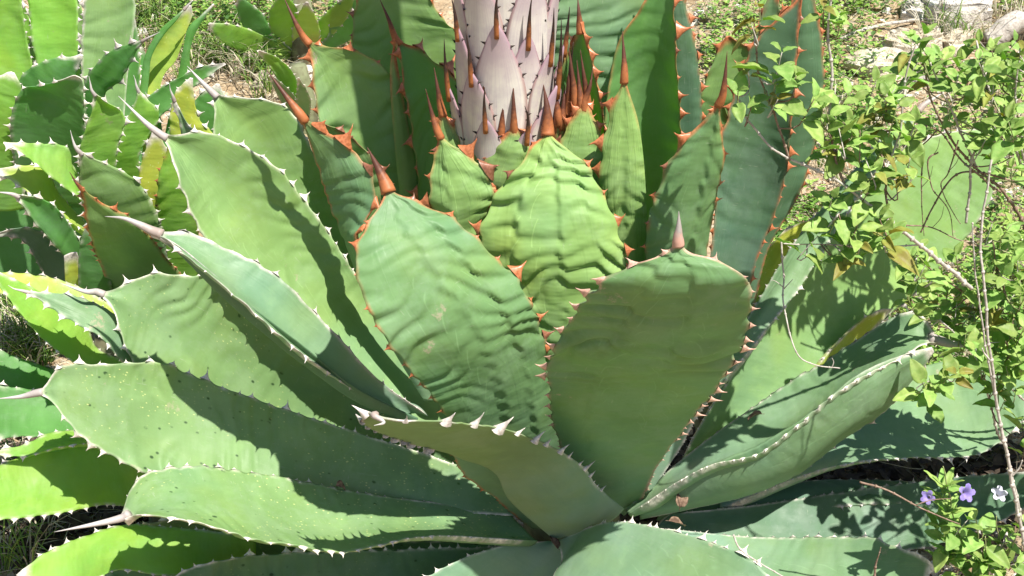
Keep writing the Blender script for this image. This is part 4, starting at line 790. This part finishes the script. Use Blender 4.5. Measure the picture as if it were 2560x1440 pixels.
# grass
g = Geo()
GZ = [(-40, 90, 560, 720, 55), (-20, 130, 800, 960, 50), (450, 620, 120, 220, 25), (1900, 2100, 250, 420, 25), (2300, 2560, 0, 120, 30), (620, 700, 150, 260, 12), (0, 120, 1200, 1440, 18), (320, 460, 20, 150, 22), (2050, 2350, 350, 640, 30)]
for (x0, x1, y0, y1, n_) in GZ:
    for _ in range(n_):
        p = patch(x0, x1, y0, y1); dry = rnd.random() < .35
        for q in range(rnd.randint(6, 14)):
            a = rnd.random()*6.28; L = rnd.uniform(.06, .20); d = np.array((math.cos(a), math.sin(a), 0)); b0 = p+d*rnd.uniform(0, .012)
            P3 = [b0, b0+d*L*.25+np.array((0, 0, L*.6)), b0+d*L*.75+np.array((0, 0, L*rnd.uniform(.5, .95)))]
            C_, _l = spline(P3, np.linspace(0, 1, 6)); sd = np.array((-d[1], d[0], 0)); wv = np.array([.0016, .0022, .002, .0016, .001, .0002])[:, None]
            V = np.vstack([C_-sd*wv, C_+sd*wv, C_+np.array((0, 0, -.0012))*(wv/.002)+d*.0006]); F = [(i, i+1, i+7, i+6) for i in range(5)]+[(i, i+12, i+13, i+1) for i in range(5)]+[(i+6, i+7, i+13, i+12) for i in range(5)]
            g.add(V, F, 3 if dry else rnd.choice((0, 1)))
tag(link('grass', g.mesh('grass', HMt+[SMs[0]])), 'thin grass tufts in the gaps between the plants', 'grass', kind='stuff')

# ------------------------------------------------------------------ right-hand shrub: twigs and opposite leaves
LEAFM = simple_mat('shrub_leaf', (0.25, 0.39, 0.10), (0.36, 0.48, 0.15), 90, 0.5, 0.5, 0.0012, trans=0.42, tcol=(0.42, 0.72, 0.10), rand=0.22)
LEAFY = simple_mat('shrub_leaf_old', (0.30, 0.34, 0.08), (0.26, 0.24, 0.06), 60, 0.5, 0.5, 0.0012, trans=0.42, tcol=(0.6, 0.6, 0.08), rand=0.2)
TWM = [simple_mat('twig_grey', (0.34, 0.30, 0.26), (0.50, 0.46, 0.41), 120, 0.8, 0.5, .0006), simple_mat('twig_brown', (0.16, 0.10, 0.07), (0.28, 0.20, 0.15), 120, 0.8, 0.5, .0006), simple_mat('twig_green', (0.22, 0.26, 0.10), (0.30, 0.30, 0.15), 120, 0.6)]
def shrub_leaf(name, mat, fold, droop, wd, curl=0.0):
    n, m = 10, 6; V = []; F = []; th = 0.008
    for lay in (0, 1):
        for i in range(n+1):
            t = i/n; hw = wd*(math.sin(math.pi*min(1, t**0.80)*0.98))**0.75*(1-0.25*t)+0.012
            for j in range(m+1):
                s = -1+2*j/m
                z = fold*abs(s)*hw - droop*t*t + 0.02*math.sin(t*16)*abs(s) + curl*s*t*0.1 - th*lay
                V.append((t, s*hw*(1+0.05*(i % 2)*abs(s)), z))
    q = m+1; o2 = (n+1)*q
    for i in range(n):
        for j in range(m):
            a = i*q+j; F.append((a, a+q, a+q+1, a+1)); a += o2; F.append((a, a+1, a+q+1, a+q))
        a = i*q; F.append((a, a+o2, a+q+o2, a+q)); a += m; F.append((a, a+q, a+q+o2, a+o2))
    V = np.array(V); n0 = len(V)
    V2, F2 = tube_geo([(-0.18, 0, 0.0), (-.05, 0, 0), (.1, 0, -.006)], [.018, .016, .012], 4, 3); F += [tuple(i+n0 for i in f) for f in F2]
    return mesh(name, np.vstack([V, V2]), F, mat)
LMESH = [shrub_leaf('shrub_leaf', LEAFM, f, d, w, c) for f, d, w, c in ((.30, .22, .34, 0), (.45, .10, .30, .5), (.18, .40, .36, -.5), (.55, .25, .31, .3), (.25, .30, .38, 0), (.1, .05, .33, .8))]
LMESHY = [shrub_leaf('shrub_leaf_old', LEAFY, f, d, w, c) for f, d, w, c in ((.7, .5, .30, .6), (.5, .7, .33, -.8), (.3, .5, .3, 0))]
def stem(root, pts, r0, r1, mat=0, name='twig', knob=True):
    P = np.array([at(*p) for p in pts]); L = len(P)
    t = np.linspace(0, 1, max(10, 7*L)); C_, LL = spline(P, t)
    C_ = C_+np.stack([vn(t*LL/0.035, t*0+k, rnd.random()*9) for k in range(3)], -1)*0.0016
    V, F = tube_geo(C_, [r0, (r0+r1)/2, r1], 7, len(t)*2)
    g = Geo(); g.add(V, F)
    if knob:
        for q in np.arange(0.03, LL, 0.035):
            c, _ = spline(C_, [q/LL]); r = (r0+(r1-r0)*q/LL)*1.5; V, F = rock_geo(r, r, r*1.1, rnd.random()*9, 7, 5, 0); g.add(V+c[0], F)
    o = np.array(root.location) if root else np.array(P[0])
    ob = link(name, g.mesh(name, [TWM[mat]], o), root, (0, 0, 0) if root else P[0]); return ob, C_
def place_leaf(root, p, d, up, L, old=False):
    d = d/np.linalg.norm(d); y = np.cross(up, d); y /= np.linalg.norm(y)+1e-9; z = np.cross(d, y)
    o = bpy.data.objects.new('leaf', rnd.choice(LMESHY if old else LMESH)); COL.objects.link(o); o.parent = root
    q = p-np.array(root.location)+d*L*0.16; M = [[d[i]*L, y[i]*L, z[i]*L, q[i]] for i in range(3)]+[[0, 0, 0, 1]]
    o.matrix_basis = Matrix(M)
def sprig(root, px, py, Y, size=1.0, nodes=3, old=0.12, base=None, lean=None):
    """a leafy shoot tip: opposite pairs, each pair turned a quarter from the last"""
    c = at(px, py, Y); ax = np.array((rnd.gauss(0, .35), rnd.gauss(-.25, .3), 1.0)) if lean is None else np.array(lean, float); ax /= np.linalg.norm(ax)
    a0 = rnd.random()*3.14; e1 = np.cross(ax, (0.3, 1, .1)); e1 /= np.linalg.norm(e1); e2 = np.cross(ax, e1); bt = c-ax*0.02*nodes
    for k in range(nodes):
        p = c-ax*(0.020*k*size)-ax*0.002; L = 0.049*size*(0.55, 0.85, 1.0, 1.0, .95)[min(k, 4)]
        for h in (0, 1):
            if k > 1 and rnd.random() < .12: continue
            a = a0+k*math.pi/2+h*math.pi+rnd.gauss(0, .25); el = (0.75, 0.35, 0.1, -.15, -.3)[min(k, 4)]+rnd.gauss(0, .22)
            d = (math.cos(a)*e1+math.sin(a)*e2)*math.cos(el)+ax*math.sin(el)
            place_leaf(root, p, d, ax+0.35*np.array((rnd.gauss(0, 1), rnd.gauss(0, 1), rnd.gauss(0, 1)))*.6, L*rnd.uniform(.8, 1.15), rnd.random() < old)
    end = base if base is not None else bt-ax*0.05
    P = [c, bt, (bt+end)/2+np.array((rnd.gauss(0, .006), rnd.gauss(0, .006), -.006)), end]
    V, F = tube_geo(P, [.0008, .0013, .0016], 5, 9); link('twig', mesh('twig', V-np.array(root.location), F, TWM[rnd.choice((0, 1, 2))]), root)
def make_shrub(px, py, Y, label, mains, tips, dy=0.0):
    mains = [([(a, b, c+dy) for a, b, c in m[0]],)+tuple(m[1:]) for m in mains]; tips = [(t[0], t[1], t[2]+dy)+tuple(t[3:]) for t in tips]
    p = at(px, py, Y); p[2] = float(gz(p[0], p[1])); root = empty('shrub', [float(v) for v in p]); tag(root, label, 'shrub')
    pts = []
    for m in mains:
        _, C_ = stem(root, m[0], m[1], m[2], m[3], 'branch'); pts.append(C_)
    A_ = np.vstack(pts)
    for t in tips:
        x, y, Yt = t[:3]; size = t[3] if len(t) > 3 else rnd.uniform(.8, 1.1); nodes = t[4] if len(t) > 4 else rnd.choice((2, 3, 3)); old = t[5] if len(t) > 5 else .05
        c = at(x, y, Yt); d = np.linalg.norm(A_-c-np.array((0, 0, -.03)), axis=1); b = A_[int(np.argmin(d))]
        if d.min() > 0.22: b = c+(b-c)*0.22/d.min()
        sprig(root, x, y, Yt, size, nodes, old, b)
    return root
u_ = rnd.uniform
make_shrub(2300, 640, 2.75, 'leafy shrub reaching over the dark upright leaves, its bare twigs crossing them',
  [([(2430, 720, 2.5), (2300, 612, 2.42), (2230, 560, 2.38), (2110, 465, 2.34), (2060, 432, 2.33), (1975, 400, 2.31), (1920, 360, 2.3), (1862, 285, 2.3), (1835, 225, 2.3)], .0042, .0016, 0),
   ([(1973, 398, 2.31), (1955, 340, 2.3), (1935, 285, 2.3), (1900, 190, 2.3), (1888, 110, 2.3), (1885, 40, 2.3)], .0022, .0013, 1),
   ([(2074, 290, 2.36), (2078, 180, 2.36), (2070, 90, 2.36), (2080, -30, 2.36)], .0028, .0018, 0), ([(2110, 465, 2.34), (2085, 380, 2.35), (2074, 290, 2.36)], .0024, .002, 1),
   ([(2230, 560, 2.38), (2216, 500, 2.38), (2215, 430, 2.38), (2200, 380, 2.38)], .0026, .0015, 1), ([(2250, 340, 2.4), (2256, 250, 2.4), (2270, 160, 2.4), (2290, 110, 2.4)], .002, .0014, 0),
   ([(2216, 420, 2.38), (2235, 370, 2.4), (2250, 340, 2.4)], .0022, .002, 0), ([(2300, 612, 2.42), (2200, 618, 2.40), (2080, 612, 2.38), (1960, 610, 2.3)], .0016, .001, 0), ([(2145, 470, 2.36), (2090, 540, 2.33), (2060, 580, 2.33)], .002, .0012, 0)],
  [(1955, 130, 2.27, 1.1, 3, 0), (1945, 185, 2.27, 1.0, 3, 0), (1845, 228, 2.27, .95, 2, 0), (1880, 262, 2.28, .85, 2, .2), (1945, 248, 2.28, .9, 2, .9), (2035, 248, 2.3, 1.15, 3, 0), (1878, 60, 2.28, .9, 2, .7), (1990, 190, 2.28, .8, 2, 0), (1870, 170, 2.32, .7, 2, 1),
   (2100, 40, 2.36, .9, 2, .2), (2060, 20, 2.36, .8, 2, .4), (1900, 20, 2.3, .9, 2, .6), (2120, 238, 2.35, 1, 3, 0), (2050, 300, 2.32, 1, 2, 0), (2095, 312, 2.33, 1, 3, 0), (2150, 325, 2.34, 1.05, 3, 0), (2108, 372, 2.34, .9, 2, .3), (2190, 205, 2.36, 1, 3, 0), (2185, 262, 2.36, .9, 2, .5),
   (2165, 400, 2.34, 1, 3, 0), (2215, 362, 2.36, 1, 3, .2), (2190, 430, 2.34, 1, 2, .3), (2170, 482, 2.33, 1.1, 3, 0), (2105, 518, 2.33, 1, 3, 0), (2080, 495, 2.33, .8, 2, 0), (2150, 545, 2.33, 1, 3, 0), (2195, 540, 2.34, 1, 3, .1), (2045, 590, 2.32, 1.05, 3, 0), (2110, 600, 2.32, 1, 3, 0),
   (2150, 612, 2.32, 1, 2, .3), (2210, 592, 2.34, 1.05, 3, .4), (2125, 640, 2.31, .95, 2, .5), (2240, 450, 2.36, .9, 2, .7), (2290, 440, 2.38, .8, 2, .6), (2275, 395, 2.38, .9, 2, .1), (2060, 270, 2.31, .9, 2, 0)]+[(u_(2050, 2260), u_(210, 420), u_(2.34, 2.42)) for _ in range(9)], dy=-0.11)
make_shrub(2600, 620, 2.9, 'denser bush of round green leaves filling the upper right edge of the picture',
  [([(2620, 700, 2.7), (2560, 560, 2.62), (2500, 470, 2.58), (2440, 420, 2.55), (2380, 350, 2.52), (2330, 250, 2.5), (2310, 150, 2.5)], .0042, .0016, 1), ([(2600, 520, 2.65), (2540, 380, 2.6), (2490, 260, 2.55), (2450, 160, 2.52), (2440, 100, 2.5)], .0035, .0014, 0),
   ([(2440, 420, 2.55), (2390, 300, 2.52), (2345, 200, 2.5), (2310, 120, 2.5)], .0026, .0013, 0), ([(2500, 480, 2.58), (2425, 420, 2.5), (2395, 390, 2.5), (2350, 330, 2.5), (2288, 310, 2.45)], .0024, .0013, 1), ([(2560, 400, 2.6), (2540, 250, 2.55), (2550, 120, 2.55)], .003, .0015, 0),
   ([(2300, 580, 2.5), (2360, 470, 2.52), (2420, 430, 2.52), (2560, 460, 2.6)], .0016, .0022, 1)],
  [(x, y, u_(2.42, 2.62)) for x, y in ((2310, 88), (2295, 155), (2340, 150), (2340, 192), (2385, 142), (2395, 188), (2450, 105), (2478, 122), (2445, 150), (2500, 145), (2540, 105), (2485, 185), (2450, 190), (2520, 190), (2475, 230), (2520, 222), (2420, 262), (2510, 265), (2542, 282), (2560, 200), (2560, 130),
   (2520, 300), (2500, 322), (2485, 352), (2520, 362), (2465, 340), (2550, 340), (2420, 225), (2410, 150), (2290, 308), (2275, 335), (2250, 350), (2555, 400), (2530, 420), (2600, 300), (2590, 400))]+[(u_(2270, 2560), u_(90, 360), u_(2.46, 2.62)) for _ in range(14)])
make_shrub(2560, 1120, 2.5, 'sprawling green undergrowth along the right edge below the bush, above the violet flowers',
  [([(2620, 1100, 2.55), (2540, 900, 2.5), (2440, 760, 2.48), (2360, 700, 2.46), (2290, 640, 2.44)], .004, .0016, 1), ([(2600, 1000, 2.55), (2560, 850, 2.5), (2500, 700, 2.48), (2480, 600, 2.48)], .003, .0014, 1), ([(2500, 1100, 2.5), (2460, 960, 2.42), (2430, 880, 2.42), (2350, 800, 2.42)], .0028, .0014, 0),
   ([(2560, 1000, 2.5), (2480, 940, 2.4), (2400, 920, 2.38), (2330, 950, 2.36)], .0022, .0012, 0), ([(2560, 1200, 2.5), (2590, 1000, 2.5), (2560, 800, 2.5)], .003, .0015, 1), ([(2640, 1250, 2.4), (2720, 1000, 2.3), (2780, 760, 2.25)], .003, .0015, 1), ([(2640, 1250, 2.4), (2840, 1050, 2.3), (2900, 900, 2.25)], .003, .0015, 1)],
  [(x, y, u_(2.38, 2.52)) for x, y in ((2300, 618), (2325, 642), (2282, 668), (2305, 692), (2500, 592), (2520, 622), (2545, 652), (2420, 702), (2510, 692), (2460, 650), (2390, 640), (2350, 690), (2265, 732), (2345, 762), (2392, 755), (2432, 750), (2385, 797), (2436, 790), (2415, 832), (2500, 752), (2546, 750),
   (2525, 815), (2310, 768), (2500, 850), (2560, 820), (2480, 720), (2370, 730), (2470, 800), (2550, 700), (2530, 560), (2480, 560), (2555, 600))]+
  [(2515, 915, 2.36, 1.1, 3, 0), (2500, 960, 2.36), (2540, 970, 2.36), (2512, 1000, 2.36), (2555, 1050, 2.38), (2320, 955, 2.33, 1.1, 3, 0), (2345, 975, 2.33, 1.1, 3, 0), (2368, 942, 2.33, 1, 2, 0), (2440, 872, 2.36, 1.1, 3, 0), (2392, 932, 2.34, 1, 2, .9), (2550, 900, 2.4), (2470, 900, 2.42), (2560, 1120, 2.42)]+[(u_(2590, 2900), u_(720, 1180), u_(2.1, 2.4)) for _ in range(30)]+[(u_(2440, 2570), u_(560, 900), u_(2.38, 2.5)) for _ in range(12)])  # sprigs out of view past the right edge, added to shade lower-right leaves
# tall weed with violet flowers in the lower right corner
FLP = simple_mat('petal_violet', (0.26, 0.19, 0.58), (0.40, 0.32, 0.74), 90, 0.5, trans=0.4, tcol=(0.6, 0.5, 0.9)); FLW = simple_mat('petal_pale', (0.66, 0.64, 0.84), (0.80, 0.80, 0.90), 90, 0.5, trans=0.4, tcol=(.8, .8, .95))
p = at(2440, 1560, 2.15); p[2] = 0.0; fw = empty('flowering_weed', [float(v) for v in p]); tag(fw, 'low leafy weed with three violet trumpet flowers in the lower right corner', 'wildflower')
fm = [([(2440, 1560, 2.15), (2415, 1400, 2.14), (2385, 1290, 2.13), (2365, 1200, 2.12), (2355, 1165, 2.12)], .002, .001, 2), ([(2440, 1560, 2.15), (2450, 1400, 2.14), (2440, 1310, 2.13), (2430, 1285, 2.13)], .002, .001, 2), ([(2500, 1560, 2.15), (2545, 1440, 2.14), (2500, 1350, 2.14), (2490, 1290, 2.13)], .002, .001, 2), ([(2470, 1560, 2.15), (2470, 1420, 2.12), (2462, 1340, 2.12)], .002, .001, 2)]
for m in fm: stem(fw, m[0], m[1], m[2], m[3], 'stem', False)
LAN = shrub_leaf('lanceolate_leaf', LEAFM, .25, .15, .15)
def lanc(x, y, Y, n, L, lean=(0, 0, 1)):
    c = at(x, y, Y); ax = np.array(lean, float)
    for q in range(n):
        a = q*2.4+rnd.random(); d = np.array((math.cos(a)*.9, math.sin(a)*.9, rnd.uniform(.2, 1.3))); d /= np.linalg.norm(d)
        y_ = np.cross(ax, d); y_ /= np.linalg.norm(y_)+1e-9; z = np.cross(d, y_); o = bpy.data.objects.new('leaf', LAN); COL.objects.link(o); o.parent = fw
        l_ = L*rnd.uniform(.7, 1.1); b = c-np.array(fw.location)-np.array((0, 0, rnd.random()*.03)); o.matrix_basis = Matrix([[d[i]*l_, y_[i]*l_, z[i]*l_, b[i]] for i in range(3)]+[[0, 0, 0, 1]])
lanc(2360, 1215, 2.12, 9, .055); lanc(2370, 1262, 2.12, 8, .06); lanc(2350, 1300, 2.13, 7, .06); lanc(2465, 1385, 2.11, 9, .055); lanc(2375, 1385, 2.12, 9, .05); lanc(2500, 1340, 2.14, 5, .04); lanc(2440, 1430, 2.1, 7, .05)
for (x, y, s_) in ((2420, 1298, 1), (2455, 1325, 1.1), (2410, 1348, 1), (2485, 1420, 1), (2540, 1410, 1), (2395, 1410, .9), (2530, 1335, .7), (2360, 1340, .9), (2555, 1300, .8), (2430, 1395, 1.0), (2510, 1445, 1)): sprig(fw, x, y, 2.12, s_, 3, .05)
def flower(x, y, Y, mat, face, s_=1.0):
    c = at(x, y, Y); f = np.array(face, float); f /= np.linalg.norm(f); e1 = np.cross(f, (0, .2, 1)); e1 /= np.linalg.norm(e1); e2 = np.cross(f, e1); V = []; F = []
    prof = ((0, .0022), (.008, .003), (.016, .0055), (.021, .009)); n = 20
    for d, r in prof:
        for k in range(n):
            a = 2*math.pi*k/n; V.append(c+f*(d-.02)*s_+(math.cos(a)*e1+math.sin(a)*e2)*r*s_)
    for d, r, am in ((.024, .014, .18), (.0235, .0195, .42)):
        for k in range(n):
            a = 2*math.pi*k/n; rr = r*(1-am*(0.5+0.5*math.cos(5*a))**2.0); V.append(c+f*(d-.02+.002*math.sin(10*a))*s_+(math.cos(a)*e1+math.sin(a)*e2)*rr*s_)
    for i in range(5):
        for k in range(n): F.append((i*n+k, i*n+(k+1) % n, (i+1)*n+(k+1) % n, (i+1)*n+k))
    fl = link('flower', mesh('flower', np.array(V)-np.array(fw.location), F, mat), fw)
    V, F = tube_geo([c-f*.03*s_, c-f*.02*s_, c-f*.012*s_], [.0016, .003, .0028], 6, 5); link('calyx', mesh('calyx', V-np.array(fw.location), F, TWM[2]), fl)
flower(2320, 1243, 2.10, FLP, (-.5, -.7, .5), .75); flower(2415, 1232, 2.10, FLP, (.25, -.8, .5), .95); flower(2497, 1235, 2.11, FLW, (.1, -.6, .9), .85)

# ------------------------------------------------------------------ separate dry stems
def dry(pts, r0, r1, mat, label, twigs=(), cat='dry stem', name='dry_stem'):
    o, C_ = stem(None, pts, r0, r1, mat, name); tag(o, label, cat)
    for tw in twigs:
        P = np.array([at(*q) for q in tw]); V, F = tube_geo(P, [r1*1.1, r1*.9, r1*.5], 6, 12)
        link('twig', mesh('twig', V-np.array(o.location), F, TWM[mat]), o)
    return o
dry([(2575, 1420, 2.1), (2525, 1180, 2.1), (2480, 920, 2.1), (2462, 740, 2.1), (2452, 600, 2.12), (2480, 400, 2.14)], .0034, .0018, 0, 'long pale dry stem running down the right edge of the picture', [[(2480, 905, 2.1), (2462, 885, 2.1), (2455, 870, 2.1)], [(2530, 1190, 2.1), (2548, 1170, 2.1), (2556, 1150, 2.1)]])
dry([(2590, 1440, 2.13), (2540, 1230, 2.13), (2520, 1130, 2.13), (2482, 960, 2.12), (2442, 720, 2.12), (2430, 560, 2.12)], .0026, .0012, 0, 'thinner brown dry stem close beside the long pale one at the right edge')
dry([(1955, 600, 2.26), (1958, 690, 2.24), (1962, 780, 2.2), (1992, 880, 2.16), (2035, 912, 2.15), (2100, 920, 2.15)], .0018, .0010, 0, 'thin curved pale twig hanging over the right-hand leaf with a fine forked end', [[(1960, 720, 2.23), (1942, 705, 2.23), (1930, 700, 2.23)], [(1960, 722, 2.23), (1975, 706, 2.23), (1982, 698, 2.23)], [(2080, 918, 2.15), (2084, 905, 2.15), (2080, 895, 2.15)]])
dry([(1835, 1335, 1.9), (1850, 1372, 1.89), (1900, 1408, 1.88), (1985, 1460, 1.86)], .0017, .001, 0, 'thin bowed straw at the bottom edge over the toothed front leaf')
dry([(2150, 1205, 2.12), (2220, 1228, 2.1), (2310, 1275, 2.08), (2400, 1312, 2.06)], .0020, .001, 1, 'reddish-brown twig slanting toward the violet flowers', [[(2290, 1262, 2.08), (2330, 1250, 2.08), (2380, 1246, 2.08)]])
dry([(2185, 1450, 2.0), (2192, 1410, 2.0), (2203, 1366, 2.0)], .0028, .0006, 1, 'dark upright thorn at the bottom edge right of centre', cat='thorn', name='thorn')
dry([(2415, 560, 2.5), (2425, 470, 2.5), (2430, 400, 2.5), (2470, 320, 2.5), (2500, 288, 2.5)], .0028, .0018, 0, 'curved whitish dry stem in front of the broad right-hand leaf')
for i, (pts, lb) in enumerate((([(2305, 400, 2.5), (2302, 470, 2.5), (2310, 590, 2.5)], 'straight dark twig left on the broad right-hand leaf'), ([(2345, 380, 2.5), (2320, 400, 2.5), (2330, 470, 2.5), (2370, 520, 2.5), (2385, 590, 2.5)], 'forked dark twig in the middle of the broad right-hand leaf'),
    ([(2395, 350, 2.5), (2370, 430, 2.5), (2352, 470, 2.5), (2400, 560, 2.5)], 'zigzag dark twig right of the forked one'), ([(2230, 560, 2.5), (2330, 570, 2.5), (2400, 600, 2.5), (2500, 625, 2.5)], 'thin brown twig lying low across the broad right-hand leaf'))):
    dry(pts, .0016, .0007, 1, lb, [[pts[1], (pts[1][0]+22, pts[1][1]-25, 2.5), (pts[1][0]+30, pts[1][1]-55, 2.5)]])
# weathered dead branches on the slope, top right
p0, p1 = on_ground(2380, 90), on_ground(2620, 20)
for k, (a, b, r, lb) in enumerate((((2490, 120), (2680, 70), .045, 'thick weathered grey log lying in the top right corner'), ((2100, 100), (2330, 55), .008, 'thin grey fallen branch left of the white rocks'), ((2460, 230), (2640, 60), .009, 'dead branch slanting up behind the bush on the right'))):
    A_, B_ = on_ground(*a), on_ground(*b); P = [A_+np.array((0, 0, r)), (A_+B_)/2+np.array((0, 0, r+.02)), B_+np.array((0, 0, r))]
    t = np.linspace(0, 1, 14); C_, LL = spline(P, t); C_ += np.stack([vn(t*5, t*0+q, k+q) for q in range(3)], -1)*r*.7
    V, F = tube_geo(C_, [r, r*.9, r*.6], 12, 40); V = V+np.stack([vn(V[:, 0]*30, V[:, 2]*90+V[:, 1]*9, 3)]*3, -1)*r*.16
    o = link('log' if k == 0 else 'fallen_branch', mesh('log', V-A_, F, TWM[0]), None, A_); tag(o, lb, 'log' if k == 0 else 'branch')

# dried scraps caught in the leaf bases
DRY = simple_mat('dead_leaf_brown', (0.10, 0.06, 0.04), (0.24, 0.16, 0.11), 90, 0.8, 0.8, .002)
DM = [shrub_leaf('dead_leaf', DRY, f, d, w, c) for f, d, w, c in ((.9, .9, .30, 1.5), (1.2, .4, .22, -1.5), (.8, -.7, .35, .9))]
for k, (x, y, Y, L, a, lb) in enumerate(((1700, 1268, 2.325, .045, 1.1, 'shrivelled brown leaf scrap stuck upright in the lower right leaf bases'), (1672, 1302, 2.31, .04, .1, 'dead curled scrap lying just below the upright one at the leaf bases'),
        (1395, 1372, 2.27, .035, 2.2, 'small dark scrap in the crevice left of the bottom front leaf'), (840, 1215, 2.26, .03, .6, 'tiny dry leaf fallen on the long lower left agave leaf'), (1905, 1035, 2.42, .03, 2.9, 'tiny dry leaf lying on the folded right-hand leaf'))):
    p = at(x, y, Y); o = bpy.data.objects.new('dead_leaf', DM[k % 3]); COL.objects.link(o)
    o.location = p; o.rotation_euler = (0.4, -a if k == 0 else .2, a); o.scale = (L, L, L); tag(o, lb, 'dead leaf')
